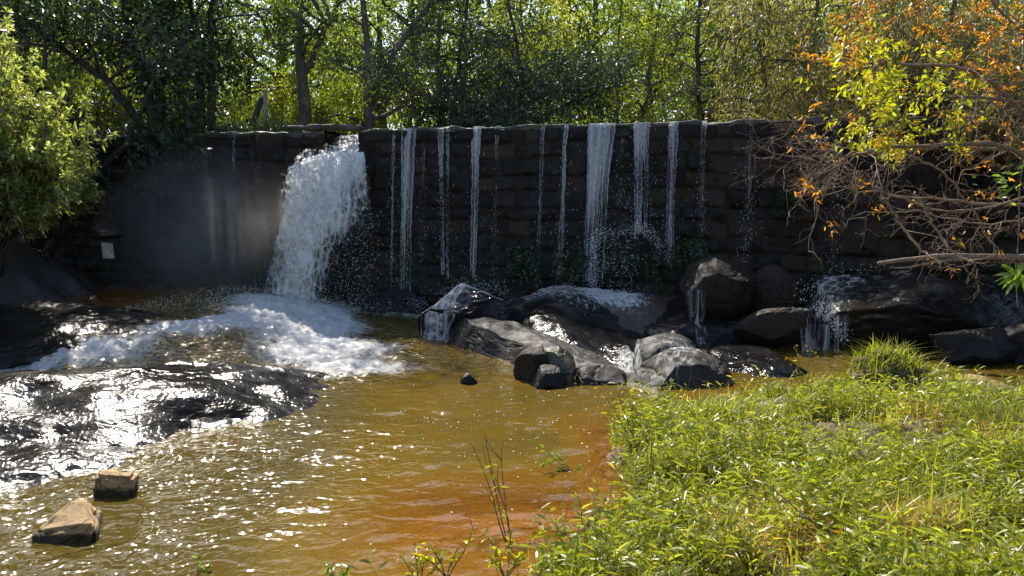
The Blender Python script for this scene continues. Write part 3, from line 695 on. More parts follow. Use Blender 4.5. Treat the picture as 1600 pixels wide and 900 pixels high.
# ------------------------------------------------------------------ the big waterfall
def curtain(rows, dens, name, parent, seed, disp=.09, off=0., nu=90, nv=150, mat='fall'):
    """rows: from the lip downwards, each a list of 3-D points from one side to the other"""
    R = np.array([spline(r, nu) for r in rows]); C = np.array([spline(R[:, i], nv) for i in range(nu)])   # nu x nv x 3
    d = np.array(dens); dn = np.array([np.interp(np.linspace(0, 1, nu), np.linspace(0, 1, d.shape[1]), row) for row in d])
    dn = np.array([np.interp(np.linspace(0, 1, nv), np.linspace(0, 1, d.shape[0]), dn[:, i]) for i in range(nu)])
    su_ = np.c_[np.zeros(nv), np.cumsum(np.linalg.norm(np.diff(C, axis=0), axis=2), axis=0).T].T
    sv_ = np.c_[np.zeros(nu), np.cumsum(np.linalg.norm(np.diff(C, axis=1), axis=2), axis=1)]
    su_ = su_ - su_.mean(0)[None]
    Nn = unit(np.cross(np.gradient(C, axis=0), np.gradient(C, axis=1))); Nn = np.where(Nn[..., 1:2] > 0, -Nn, Nn)
    q = np.c_[su_.ravel() * 4 + seed * 3.7, sv_.ravel() * 1.8 - seed * 5.1]
    h = (1 - np.abs(fbm(q, 4, seed, .6))) - .6 + .35 * fbm(q * 3.1, 3, seed + 7)
    k = np.minimum(1, np.linspace(0, 1, nv) / .10)[None]
    C = C + Nn * ((h.reshape(nu, nv) * disp * (.25 + .75 * k)) + off)[..., None]
    return obj(name, mesh(name, C.reshape(-1, 3), grid_faces(nu, nv), M[mat], {'dens': dn.ravel()}, True, np.c_[su_.ravel() + seed * 2.3, sv_.ravel() + seed]), parent)

fallo = thing('waterfall', 'broad white waterfall pouring through the notch in the dam crest', 'waterfall', (0, 0, 0))
dn_ = dam_u
lip = [dam_p(N0 + .02, -.95, TOP - .02), dam_p((N0 + N1) / 2, -.95, TOP - .02), dam_p(N1 - .02, -.95, TOP - .02)]
lipm = [dam_p(N0 + .02, -.45, TOP - .13), dam_p((N0 + N1) / 2, -.42, TOP - .10), dam_p(N1 - .02, -.4, TOP - .10)]
lip2 = [dam_p(N0 + .03, .05, NZ + .04), dam_p((N0 + N1) / 2, .06, NZ + .05), dam_p(N1 - .03, .05, NZ + .04)]
lip3 = [dam_p(N0 - .45, .30, NZ - .20), dam_p((N0 + N1) / 2 - .2, .36, NZ - .13), dam_p(N1 - .01, .3, NZ - .12)]
curtain([lip, lipm, lip2, lip3], [[.3, .5, .5], [.22, .42, .52], [.25, .50, .6], [.6, .62, .7]], 'spillway_sheet', fallo, 3, .03, 0, 50, 50)
def row(uv_d): return [P(*x) for x in uv_d]
R_main = [
    row([(470, 254, 16.65), (500, 242, 16.6), (535, 238, 16.5), (568, 238, 16.4)]),
    row([(456, 266, 16.35), (490, 250, 16.15), (530, 244, 16.1), (570, 248, 16.2)]),
    row([(447, 300, 16.1), (485, 290, 15.8), (530, 285, 15.75), (575, 290, 16.0)]),
    row([(437, 345, 15.95), (478, 340, 15.6), (530, 335, 15.5), (580, 340, 15.9)]),
    row([(427, 395, 15.85), (470, 395, 15.45), (525, 390, 15.4), (580, 385, 15.85)]),
    row([(417, 440, 15.8), (462, 445, 15.4), (515, 440, 15.35), (572, 435, 15.85)]),
    row([(408, 490, 15.7), (455, 495, 15.3), (508, 495, 15.3), (560, 490, 15.8)])]
D_main = [[.66, .76, .70, .62], [.66, .80, .68, .55], [.56, .80, .56, .32], [.44, .74, .48, .14], [.30, .58, .26, -.12], [.28, .55, .20, -.2], [.32, .55, .25, -.1]]
curtain(R_main, D_main, 'plunge_curtain', fallo, 1, .10)
D2 = [[.55, .6, .6, .5], [.5, .6, .55, .4], [.40, .55, .40, .24], [.34, .50, .30, .10], [.24, .45, .16, -.02], [.22, .42, .12, -.1], [.25, .42, .15, -.1]]
curtain(R_main, D2, 'inner_curtain', fallo, 2, .12, -.16)
D3 = [[.2, .2, .2, .1], [.28, .3, .25, .2], [.22, .32, .22, .08], [.16, .30, .14, .02], [.12, .26, .06, -.1], [.12, .24, .04, -.15], [.15, .26, .1, -.1]]
curtain(R_main, D3, 'outer_lace', fallo, 5, .14, .12)
# drops thrown off the curtain and the plunge
rg = np.random.default_rng(12); pts = []
Rm = np.array([spline(r, 40) for r in R_main])
n = 1700
iu = rg.integers(0, 40, n); iv = np.clip(rg.beta(2.0, 1.3, n) * 6, 0, 5.99); fl = np.floor(iv).astype(int)
b = Rm[fl, iu] * (1 - (iv - fl))[:, None] + Rm[fl + 1, iu] * (iv - fl)[:, None]
edge = (iu > 26) | (iu < 4); b = b + rg.normal(0, 1, (n, 3)) * np.where(edge, .10, .07)[:, None] * (.3 + iv / 6)[:, None] - np.array([0, .12, 0]); pts.append(b)
n = 900; t = rg.random(n)                                   # right-hand arcs of drops
pts.append(np.array([P(x, y, d) for x, y, d in zip(520 + 75 * rg.random(n), 330 + 170 * rg.random(n), 15.6 + .8 * rg.random(n))]))
n = 2600                                                    # splash dome
ang = rg.uniform(0, 2 * math.pi, n); rr = np.abs(rg.normal(0, .75, n)); hh = np.abs(rg.normal(0, .20, n)) * np.exp(-rr * .6) + .15
pts.append(np.c_[PL[0] + 1.5 * rr * np.cos(ang), PL[1] - .2 + .9 * rr * np.sin(ang), hh + .12 + .25 * (PL[0] + 1.5 * rr * np.cos(ang) < -5.0)])
n = 1500                                                    # spray off the left edge of the plunge
x = rg.uniform(-7.3, -4.8, n); pts.append(np.c_[x, 13.6 + 1.0 * rg.random(n), .42 + .45 * rg.random(n) ** 3 * sst(x, -7.5, -5.2)])
C = np.concatenate(pts); V, Fd = drops(C, .002 + .005 * rg.random(len(C)) ** 3, 2.6)
o = obj('spray_drops', mesh('spray_drops', V, Fd, M['drop'], None, False), fallo); o['kind'] = 'stuff'

# ------------------------------------------------------------------ trickles down the dam face
def trickle(label, u, wpx, vbot, dens, seed, lean=0., nd=90, narrow=.55, strands=3):
    s = dam_u(u); wm = wpx * 15.8 / FPX; zb = P(u, vbot, dam_p(s)[1] - .3)[2]; rg = np.random.default_rng(seed)
    root = thing('water_trickle', label, 'trickle', dam_p(s, .2, TOP), 0, None, 'thin trickles spilling over the dam crest')
    nv = 90; t = np.linspace(0, 1, nv); V = []; Fq = []; dn = []; uv = []; n0 = 0; C = []
    H = TOP - zb
    for k in range(strands):
        c0 = (rg.random() - .5) * wm * (.75 if strands > 1 else 0); ww = wm * rg.uniform(.28, .6) if strands > 1 else wm * .8
        fs = rg.uniform(.0, .12); L = rg.uniform(.93, 1.05) if k else 1.05
        nu = 9; sv = np.linspace(-.5, .5, nu)
        mean = .022 * np.cumsum(rg.normal(0, 1, nv)) / math.sqrt(nv)
        zt = TOP + .012 - H * L * t ** 1.25 
        outw = .06 + .075 * np.sqrt(np.clip(t * 4, 0, 1)) + .165 * (1 - zt / TOP) + .5 * fs * t
        outw[0] = -.35; outw[1] = -.06
        zt[0] = TOP + .006; zt[1] = TOP + .014
        wid = ww * (1 - (1 - narrow) * sst(t, .0, .6))
        ss = s + c0 * (1 - .25 * t) + lean * t + mean
        A_ = ss[:, None] + wid[:, None] * sv[None] + .012 * fbm(np.c_[np.repeat(t * 40, nu), np.tile(sv * 3, nv)], 2, seed + k).reshape(nv, nu)
        O_ = outw[:, None] + .012 * fbm(np.c_[np.repeat(t * 60, nu), np.tile(sv * 5, nv)], 3, seed + 9 + k).reshape(nv, nu) + 0 * A_
        XY = DA + DU * A_[..., None] + DN * O_[..., None]
        V.append(np.c_[XY.reshape(-1, 2), np.repeat(zt, nu)]); Fq.append(grid_faces(nv, nu) + n0); n0 += nv * nu
        de = dens[0] + .07 + (dens[1] - dens[0] + .17) * t + .06 * np.sin(t * 9 + seed)
        dn.append((de[:, None] - .10 * sst(t, .3, .75)[:, None] + (.24 * np.abs(sv * 2) ** 3 - .08)[None]).ravel())
        uv.append(np.c_[np.tile(sv, nv) * np.repeat(wid, nu) + seed + k * 3.1, np.repeat(TOP - zt, nu) + k])
        m = int(nd * .8 / strands); ti = rg.beta(2.2, 1.0, m)
        C.append(np.c_[(DA + DU * np.interp(ti, t, ss)[:, None] + DU * rg.normal(0, wm * .4 + .03, m)[:, None] + DN * (np.interp(ti, t, outw) + .05 + rg.normal(0, .05, m))[:, None]), np.interp(ti, t, zt)])
    o = obj('falling_sheet', mesh('falling_sheet', np.concatenate(V), np.concatenate(Fq), M['veil'], {'dens': np.concatenate(dn)}, True, np.concatenate(uv)), root)
    o.matrix_parent_inverse = Matrix.Translation(-root.location)
    C = np.concatenate(C); Vd, Fd = drops(C, .002 + .0035 * rg.random(len(C)) ** 2.5, 3.2)
    o = obj('drops', mesh('drops', Vd, Fd, M['drop'], None, False), root); o.matrix_parent_inverse = Matrix.Translation(-root.location); o['kind'] = 'stuff'
TR = [
    ('faint thread of water nearest the left-hand bush', 281, 4, 300, (.16, -.1), 0, 20, 1),
    ('faint thread of water midway between the bush and the notch', 376, 5, 420, (.20, .02), 0, 60, 1),
    ('very faint dotted drip just left of the big waterfall', 414, 6, 330, (.12, -.12), 0, 40, 1),
    ('narrow trickle first to the right of the notch, paired with a wider one', 623, 10, 480, (.34, .12), -.05, 220, 2),
    ('wide trickle second to the right of the notch, falling beside a narrower one', 643, 26, 480, (.38, .14), -.10, 420, 4),
    ('thin broken dribble between the first pair of trickles and the next strand', 668, 6, 400, (.05, .02), 0, 120, 1),
    ('single thin strand widening into spray above the round dark rock', 698, 16, 425, (.26, .16), .05, 330, 3),
    ('flared bluish trickle that narrows to one bright thread', 748, 22, 425, (.42, .20), -.05, 220, 2),
    ('straight hair-thin strand between two stronger trickles', 778, 6, 440, (.28, -.02), -.02, 160, 1),
    ('straight thin strand just right of the first fern clump', 850, 8, 440, (.30, .12), -.10, 180, 1),
    ('thin strand breaking into white spray beside the middle ferns', 881, 12, 440, (.34, .24), -.05, 420, 2),
    ('widest bluish sheet of water, tapering to the splashing ledge', 944, 50, 455, (.40, .12), -.16, 520, 6),
    ('faint dribble close to the right of the widest sheet', 975, 10, 320, (.02, -.02), -.05, 140, 2),
    ('pair of strands landing on the humped splashing fern clump', 1001, 28, 365, (.34, .16), 0, 420, 4),
    ('ragged two-stranded trickle right of the humped fern clump', 1044, 22, 410, (.30, .16), 0, 360, 3),
    ('lone thin strand above the big brown boulder', 1096, 9, 400, (.30, .0), -.02, 200, 1),
    ('sparse speckled dribble over the reddish blocks, last in the open wall', 1168, 16, 400, (.14, .02), 0, 320, 3),
    ('dotted dribble falling behind the bare branches onto the domed rock', 1292, 12, 410, (.16, .06), 0, 220, 2)]
for i, (lb, u, wp, vb, de, ln, nd, st) in enumerate(TR): trickle(lb, u, wp, vb, de, 100 + i, ln, nd, .55, st)

# splash arch over the humped ferns
def drop_cloud(name, label, curve, n, spread, seed, rmax=.012, film=None):
    rg = np.random.default_rng(seed); c = spline(curve, 60); i = rg.integers(0, 60, n)
    C = c[i] + rg.normal(0, 1, (n, 3)) * spread; C[:, 2] -= np.abs(rg.normal(0, spread * .8, n))
    V, Fd = drops(C, .002 + .45 * rmax * rg.random(n) ** 2.5, 1.6)
    return V, Fd
g = Geo()
for cu, n, s_ in (([P(925, 385, 14.55), P(935, 364, 14.4), P(965, 360, 14.35), P(995, 353, 14.3), P(1020, 362, 14.3), P(1030, 385, 14.3)], 800, .06),
                  ([P(930, 370, 14.4), P(925, 410, 14.3), P(928, 455, 14.2)], 500, .06), ([P(965, 362, 14.35), P(950, 390, 14.25), P(960, 420, 14.2)], 200, .10),
                  ([P(990, 356, 14.3), P(980, 390, 14.2), P(985, 415, 14.2)], 220, .12), ([P(880, 455, 14.4), P(960, 455, 14.2), P(1020, 470, 14)], 900, .10),
                  ([P(690, 455, 14.6), P(740, 442, 14.6), P(790, 450, 14.5)], 600, .09), ([P(600, 490, 15.9), P(640, 470, 15.9), P(660, 480, 15.5)], 700, .12),
                  ([P(1250, 460, 12.4), P(1300, 425, 12.7), P(1380, 418, 12.9)], 300, .09), ([P(1280, 470, 12.0), P(1320, 525, 11.5)], 400, .06)):
    V, Fd = drop_cloud('', '', cu, n, s_, n); g.add(V, Fd)
obj('splash_drops', g.mesh('splash_drops', M['drop'], False), kind='stuff', label='white splash droplets bouncing off the ledges and rocks at the dam foot', category='splash')

# spray drifting in front of the dam, left of the fall
MR = np.array([2.9, .95, 2.1])
k = NT('spray_mist'); tc = k.n('ShaderNodeTexCoord').outputs['Object']
ln = k.n('ShaderNodeVectorMath', operation='LENGTH'); k.set(ln.inputs[0], k.mapping(tc, tuple(1 / MR)))
dn = k.math('MULTIPLY', k.maprange(ln.outputs['Value'], 1., .1, 0., 1.), k.maprange(k.noise(1.1, 2, tc), .3, .7, .5, 1.4))
vol = k.n('ShaderNodeVolumePrincipled', {'Color': (.95, .91, .84), 'Density': k.math('MULTIPLY', dn, .36), 'Anisotropy': .3}); k.set(k.out.inputs['Volume'], vol.outputs[0])
mv = ICO_V * MR
mo = obj('spray_mist', mesh('spray_mist', mv, ICO_F, k.m), None, (-6.2, 15.5, 1.7), -.22, label='pale spray drifting before the dam left of the big fall', category='mist', kind='stuff')

# ------------------------------------------------------------------ trees
def grow(seed, stems, crown_mat, bark, r0=.16, f0=.35, nb=16, blen=2.6, up=.35, ntw=7, tlen=.9, nleaf=34, crad=.34, L=.13, W=.055, droop=.25, hang=.2, tintbias=0., long=False, sides=8):
    """trunk mesh + crown mesh. stems: polylines in metres from the foot"""
    rg = np.random.default_rng(seed); g = Geo(); B = []; D = []; T = []
    for st in stems:
        sp_ = spline(st, 22); L_ = np.linalg.norm(np.diff(sp_, axis=0), axis=1).sum(); rs = r0 * (st[-1][2] / 9.) ** .3
        fk = st[0][2] > 1.; rad = rs * (.55 if fk else 1.) * (1 - .86 * np.linspace(0, 1, 22))
        if not fk: rad[0] *= 1.5; rad[1] *= 1.15
        tube(g, sp_ + rg.normal(0, .025, sp_.shape), rad, sides)
        for b in range(nb):
            f = f0 + (1 - f0) * (b + rg.random()) / nb; i = min(int(f * 21), 20); p = sp_[i] + (sp_[i + 1] - sp_[i]) * (f * 21 - i)
            az = rg.uniform(0, 2 * math.pi); ln = blen * rg.uniform(.55, 1.15) * (1.25 - .8 * f) ** .7
            d = unit(np.array([math.cos(az), math.sin(az), up + rg.normal(0, .25) + .5 * (f > .85)]))
            e = p + d * ln + np.array([0, 0, -hang * ln * .4]); br = wobble(p, e, 8, .05, rg, .10)
            rb = max(.012, rs * (1 - .8 * f) * .42); tube(g, br, rb * (1 - .85 * np.linspace(0, 1, 8)) + .004, 5)
            ctint = np.clip(rg.normal(.45 + tintbias, .2), 0, 1)
            for t in range(ntw):
                h = rg.uniform(.3, 1.0); q0 = br[min(int(h * 7), 7)]; dd = unit(d + rg.normal(0, .75, 3)) 
                q1 = q0 + dd * tlen * rg.uniform(.5, 1.1) + np.array([0, 0, -hang * tlen]); tw = wobble(q0, q1, 4, .05, rg)
                tube(g, tw, np.linspace(max(.006, rb * .3), .004, 4), 3)
                n = int(nleaf * rg.uniform(.5, 1.4)); hh = rg.beta(2, 1.1, n); c = q0 + (q1 - q0) * hh[:, None]
                B.append(c + rg.normal(0, crad * .55, (n, 3))); D.append(unit(dd[None] * .6 + rg.normal(0, .8, (n, 3)) + np.array([0, 0, -hang * 1.5])))
                T.append(np.clip(ctint + rg.normal(0, .17, n), 0, 1))
    B = np.concatenate(B); D = np.concatenate(D); T = np.concatenate(T); n = len(B)
    gl = Geo(); V, F3, F4, a = leaf_arrays(B, D, L * rg.uniform(.6, 1.3, n), W * rg.uniform(.7, 1.2, n), rg, droop, T, long); gl.add(V, F3, F4, a)
    return g.mesh('trunk', bark), gl.mesh('crown', crown_mat, False)

def place_tree(kind, label, u, d, rz=0., sc=1., sink=.15, name='tree', cat='tree', group=None, z=None, x=None):
    px = P(u, 300, d)[0] if x is None else x
    zz = float(G(np.array([px]), np.array([d]))[0][0]) - sink if z is None else z
    r = thing(name, label, cat, (px, d, zz), rz, sc, group)
    obj('trunk', kind[0], r); obj('crown', kind[1], r); return r
v3 = lambda *a: np.array(a, float)
V3 = lambda *p: [v3(*q) for q in p]
# the multi-stemmed trees on the left bank behind the dam
KA = grow(201, [V3((0, 0, 0), (-.35, 0, 1.0), (-1.1, -.2, 2.0), (-2.6, -.4, 3.2), (-3.6, -.6, 4.6)), V3((.05, 0, 0), (.0, .1, 1.6), (-.5, .2, 3.2), (-.9, .1, 6.0)), V3((.15, .1, 0), (.28, .2, 2), (.5, .4, 3.8), (1.1, .2, 6.2))],
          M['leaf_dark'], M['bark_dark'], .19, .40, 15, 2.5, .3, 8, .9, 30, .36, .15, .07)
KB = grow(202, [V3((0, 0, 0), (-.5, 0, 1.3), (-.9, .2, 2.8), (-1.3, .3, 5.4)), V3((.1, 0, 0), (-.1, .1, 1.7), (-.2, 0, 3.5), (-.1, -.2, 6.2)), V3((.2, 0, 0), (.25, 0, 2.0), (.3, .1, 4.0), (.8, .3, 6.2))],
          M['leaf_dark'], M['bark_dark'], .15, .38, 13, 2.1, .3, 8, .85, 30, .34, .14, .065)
KC = grow(203, [V3((0, 0, 0), (.03, 0, 2), (-.05, .1, 4.5), (.15, 0, 8.4)), V3((.02, 0, 2.4), (.5, .1, 3.4), (1.2, .2, 5), (1.9, .3, 8.2))],
          M['leaf_mid'], M['bark_grey'], .24, .35, 15, 2.8, .35, 7, .95, 26, .36, .13, .06)
KD = grow(204, [V3((0, 0, 0), (.02, .0, 1.8), (.05, 0, 3.2), (-.3, 0, 8.2)), V3((.03, 0, 2.6), (.9, .1, 4.2), (2.2, .2, 6), (3.4, .3, 8.5))],
          M['leaf_mid'], M['bark_grey'], .26, .38, 15, 2.7, .35, 7, .95, 26, .36, .13, .06)
KE = grow(205, [V3((0, 0, 0), (.06, 0, 2.5), (-.05, .1, 5.5), (.1, 0, 9.5))], M['leaf_mid'], M['bark_grey'], .15, .5, 18, 2.0, .4, 7, .9, 26, .36, .13, .055)
KF = grow(206, [V3((0, 0, 0), (.3, 0, 1.6), (.5, .1, 3.6), (.3, 0, 7.2)), V3((0, 0, 0), (-.4, .2, 1.8), (-.9, .3, 4.2), (-1.2, .2, 6.4))],
          M['leaf_light'], M['bark_grey'], .12, .12, 22, 2.2, .30, 9, .9, 30, .38, .12, .05, .3, .35)
KG = grow(207, [V3((0, 0, 0), (.2, 0, .8), (.3, 0, 1.8), (.2, .1, 3.0)), V3((0, 0, 0), (-.3, .1, .7), (-.6, .1, 1.6), (-.8, 0, 2.4)), V3((0, 0, 0), (.5, .1, .6), (1., .1, 1.2), (1.3, 0, 2.0))],
          M['leaf_light'], M['bark_dark'], .06, .05, 12, 1.1, .35, 8, .6, 30, .30, .12, .06, .2, .15, .12)
KH = grow(208, [V3((0, 0, 0), (.1, 0, 2.5), (.0, 0, 5), (.1, 0, 9.5))], M['leaf_blue'], M['bark_dark'], .18, .1, 34, 2.0, .2, 8, .8, 32, .32, .11, .035, .2, .25)
KI = grow(209, [V3((0, 0, 0), (-.4, -.2, 1.5), (-.8, -.4, 3.2), (-1.2, -.6, 6.6)), V3((0, 0, 0), (.4, 0, 1.4), (1.0, -.2, 3.4), (1.6, -.2, 7.0)), V3((0, 0, 0), (.1, -.3, 1.8), (.2, -.8, 4), (.1, -1, 6.8))],
          M['leaf_olive'], M['bark_grey'], .11, .10, 20, 2.1, .25, 9, .95, 34, .34, .15, .028, .35, .45, .05, True)
KJ = grow(210, [V3((0, 0, 0), (.1, 0, .6), (.0, -.1, 1.3), (-.2, -.2, 2.2)), V3((0, 0, 0), (-.4, -.1, .5), (-.9, -.2, 1.0), (-1.3, -.3, 1.4)), V3((0, 0, 0), (.5, -.1, .5), (.9, -.2, 1.0), (1.2, -.3, 1.3))],
          M['leaf_olive'], M['twig'], .035, .05, 16, .9, .2, 9, .55, 12, .26, .09, .022, .2, .2, 0, True)
KK = grow(211, [V3((0, 0, 0), (-.4, -.3, 1.4), (-1.6, -.7, 2.4), (-3.4, -1.0, 3.0)), V3((0, 0, 0), (.3, -.1, 2.0), (.1, -.3, 4.0), (-.4, -.2, 6.5)), V3((-.2, -.1, .8), (.6, -.5, 1.9), (1.6, -.8, 2.5), (2.8, -.9, 2.9))],
          M['leaf_blue'], M['bark_dark'], .12, .3, 16, 1.8, .15, 9, .8, 34, .32, .11, .05)

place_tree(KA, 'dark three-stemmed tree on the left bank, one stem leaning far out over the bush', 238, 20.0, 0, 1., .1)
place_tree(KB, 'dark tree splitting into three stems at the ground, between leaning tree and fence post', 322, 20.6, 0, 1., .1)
place_tree(KC, 'stout straight trunk rising behind the log on the dam crest', 476, 22.5, 0, 1.)
place_tree(KD, 'thick grey trunk with a long limb reaching up and outward, just past the notch', 576, 22.0, 0, 1.)
place_tree(KE, 'slim pale trunk behind the first trickles, left of its twin', 652, 25.5, 0, 1.05)
place_tree(KE, 'slim pale trunk behind the first trickles, right of its twin and bending away', 690, 26.5, 2.2, 1.05)
place_tree(KK, 'dark-leaved tree spreading low flat branches over the dam crest behind the middle trickles', 800, 19.6, 0, .95)
place_tree(KF, 'bright yellow-green tree behind the dark spreading branches', 870, 24.5, .5, 1.1)
place_tree(KF, 'second yellow-green tree, between the spreading dark tree and the blue-green one', 985, 23.5, 2.4, 1.0)
place_tree(KH, 'dark blue-green evergreen beside a gap of sky, left of the large pale tree', 1085, 18.9, 0, .72)
place_tree(KK, 'dark low-branched tree rising behind the slim pale trunks and the flared trickle', 715, 20.6, 2.5, 1.0)
place_tree(KI, 'large pale olive tree leaning over the right part of the dam', 1230, 18.3, 0, 1.05)
place_tree(KI, 'second pale olive tree with narrow leaves, behind the orange shrub', 1400, 18.0, 2.0, 1.05)
place_tree(KJ, 'brownish scrubby bush on the dam crest beneath the pale olive tree', 1160, 16.6, 0, .85, name='shrub', cat='shrub')
place_tree(KJ, 'dry tangled bush on the dam crest where it meets the right-hand shrub', 1275, 16.0, 1.4, .9, name='shrub', cat='shrub')
place_tree(KG, 'bright yellow-green bush beside the thin fence post', 455, 23.5, 0, .8, name='shrub', cat='shrub')
place_tree(KG, 'sunlit bush at the foot of the slim pale trunks', 655, 21.5, 1.2, .55, name='shrub', cat='shrub')
place_tree(KG, 'yellow-green bush under the low dark branches', 725, 22.0, 2.4, .6, name='shrub', cat='shrub')
place_tree(KG, 'low bright bush behind the crest between the two middle trickles', 850, 21.0, 3.5, .5, name='shrub', cat='shrub')
place_tree(KG, 'rounded bush behind the widest sheet of water', 940, 20.5, 4.4, .55, name='shrub', cat='shrub')
place_tree(KG, 'small bush behind the crest, left of the brownish scrub', 1040, 19.5, 5.1, .55, name='shrub', cat='shrub')
place_tree(KG, 'yellow-green bush glowing between the leaning tree and the left-hand shrub', 140, 24.0, .8, 1.2, name='shrub', cat='shrub')
place_tree(KG, 'yellow-green bush glowing between the two multi-stemmed trees', 280, 25.0, 1.8, 1.1, name='shrub', cat='shrub')
place_tree(KG, 'yellow-green bush between the stout trunk and the thick grey trunk', 535, 24.5, 3.0, .85, name='shrub', cat='shrub')
bt = 'trees standing in the wood behind the dam'
bl = 'tree of the sunlit wood behind the dam, half hidden by nearer trees'
rg = np.random.default_rng(77)
for i, (u, d, kd, sc) in enumerate([(20, 26, KF, 1.15), (110, 30, KC, 1.1), (190, 27, KC, 1.1), (260, 32, KE, 1.1), (330, 28, KF, 1.0), (395, 31, KH, 1.0), (440, 28, KC, 1.1), (520, 30, KF, 1.15),
        (600, 29, KC, 1.05), (640, 34, KC, 1.2), (720, 29, KC, 1.0), (780, 31, KF, 1.2), (850, 33, KE, 1.2), (930, 29, KC, 1.2), (1010, 30, KC, 1.15), (1060, 33, KF, 1.2), (1140, 27, KF, 1.15),
        (1200, 28, KC, 1.1), (1300, 25, KF, 1.2), (1380, 27, KH, 1.1), (1480, 24, KF, 1.15), (1580, 22, KI, 1.1), (-60, 24, KC, 1.0), (1700, 24, KC, 1.1)]):
    place_tree(kd, bl, u, d, rg.uniform(0, 6.28), sc, .2, group=bt)
# canopy over the top left corner
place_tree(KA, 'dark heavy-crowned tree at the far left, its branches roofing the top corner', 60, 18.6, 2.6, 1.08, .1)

# distant wood
rg = np.random.default_rng(5)
n = 75000; u = rg.uniform(-200, 1800, n); d = rg.uniform(38, 62, n); x = (u - 800) / FPX * d; top = 11 + 4 * fbm(np.c_[x * .16, d * .2], 3, 6)
gz_ = G(x, d)[0]; zz = gz_ + (top - 2) * rg.random(n) ** .8
B = np.c_[x, d, zz]; keep = (fbm(B * .5, 2, 8) > -.35); B = B[keep]; n = len(B)
V, F3, F4, a_ = leaf_arrays(B, unit(rg.normal(size=(n, 3)) - np.array([0, 0, .3])), .42 * rg.uniform(.6, 1.3, n), .24 * rg.uniform(.7, 1.2, n), rg, .2, np.clip(.42 + .3 * fbm(B * .3, 2, 4) + rg.normal(0, .15, n), 0, 1))
g = Geo(); g.add(V, F3, F4, a_)
obj('distant_woods', g.mesh('distant_woods', M['leaf_mid'], False), kind='stuff', label='sunlit wood filling the gaps between the trees far behind the dam', category='woods')

# undergrowth along the bank tops
def blades(n, xy, zf, hmin, hmax, wd, rg, lean=.5, tint=None, seg=4):
    x, y = xy; z = zf(x, y); h = rg.uniform(hmin, hmax, n); az = rg.uniform(0, 6.283, n); ln = lean * rg.random(n) ** .8
    dirx = np.c_[np.cos(az), np.sin(az), np.zeros(n)]; sd = np.c_[-np.sin(az + rg.normal(0, .6, n)), np.cos(az), np.zeros(n)]
    t = np.linspace(0, 1, seg); V = []
    for k in t:
        c = np.c_[x, y, z] + dirx * (h * ln * k ** 1.8)[:, None] * 1.3 + np.c_[np.zeros(n), np.zeros(n), h * (k - .35 * ln * k ** 2.2)]
        w_ = (wd * (1 - k ** 1.6) + .0008)[:, None] if not np.isscalar(wd) else wd * (1 - k ** 1.6) + .0008
        V += [c - sd * w_ * .5, c + sd * w_ * .5]
    V = np.stack(V, 1).reshape(-1, 3); i = np.arange(n)[:, None] * 2 * seg
    F4 = np.concatenate([i + [2 * k, 2 * k + 1, 2 * k + 3, 2 * k + 2] for k in range(seg - 1)])
    return V, F4, np.repeat(rg.random(n) if tint is None else tint, 2 * seg)
gzf = lambda x, y: G(x, y)[0]
rg = np.random.default_rng(31)
g = Geo()
n = 5200; s_ = rg.uniform(.2, dam_u(455), n); of = -rg.uniform(.6, 3.4, n); xy = DA + DU * s_[:, None] + DN * of[:, None]
V, F4, a_ = blades(n, (xy[:, 0], xy[:, 1]), gzf, .35, .95, .028, rg, .8, np.clip(rg.normal(.6, .25, n), 0, 1)); g.add(V, None, F4, a_)
n = 9000; s_ = rg.uniform(.0, dam_u(450), n); of = -rg.uniform(.5, 4.5, n); xy = DA + DU * s_[:, None] + DN * of[:, None]
B = np.c_[xy, gzf(xy[:, 0], xy[:, 1]) + .55 * rg.random(n) * (.6 + .5 * fbm(xy * 1.1, 2, 3))]
V, F3, F4, a_ = leaf_arrays(B, unit(rg.normal(size=(n, 3)) + np.array([0, -.4, .2])), .10, .055, rg, .2, np.clip(rg.normal(.4, .25, n), 0, 1)); g.add(V, F3, F4, a_)
obj('undergrowth', g.mesh('undergrowth', M['leaf_blue'], False), kind='stuff', label='cool green rank grass and weeds on the left bank above the dam', category='undergrowth'); g = Geo()
n = 5200; s_ = rg.uniform(N1 + .3, DLEN, n); of = -rg.uniform(5.5, 9, n); xy = DA + DU * s_[:, None] + DN * of[:, None]
B = np.c_[xy, TOP + .9 * rg.random(n) ** 1.4]
V, F3, F4, a_ = leaf_arrays(B, unit(rg.normal(size=(n, 3)) + np.array([0, -.4, .2])), .11, .05, rg, .2, np.clip(rg.normal(.6, .25, n), 0, 1)); g.add(V, F3, F4, a_)
obj('undergrowth', g.mesh('undergrowth', M['leaf_mid'], False), kind='stuff', label='low leafy weeds along the far shore behind the trickles', category='undergrowth')

# ------------------------------------------------------------------ log and posts on the crest
g = Geo(); lp = wobble(dam_p(dam_u(455), -.02, TOP + .075), dam_p(dam_u(566), -.10, TOP + .035), 14, .01, np.random.default_rng(3)); tube(g, lp, np.linspace(.055, .075, 14) + .008 * np.random.default_rng(2).normal(size=14), 9)
obj('log', g.mesh('log', M['bark_dark']), label='dark weathered log lying across the notch on the dam crest', category='log')
g = Geo(); b = P(415, 196, 19.4); tube(g, [b - [0, 0, .6], b + [0, 0, .25], b + [.01, 0, .85]], [.05, .048, .045], 8)
obj('fence_post', g.mesh('fence_post', M['post']), label='thin grey upright post on the bank left of the log', category='post')
g = Geo(); b = P(396, 190, 19.6); tube(g, [b - [.25, 0, .6], b, b + [.22, 0, .55]], [.085, .08, .075], 8)
obj('fence_post', g.mesh('fence_post', M['bark_dark']), label='dark post leaning against the upright grey one', category='post')
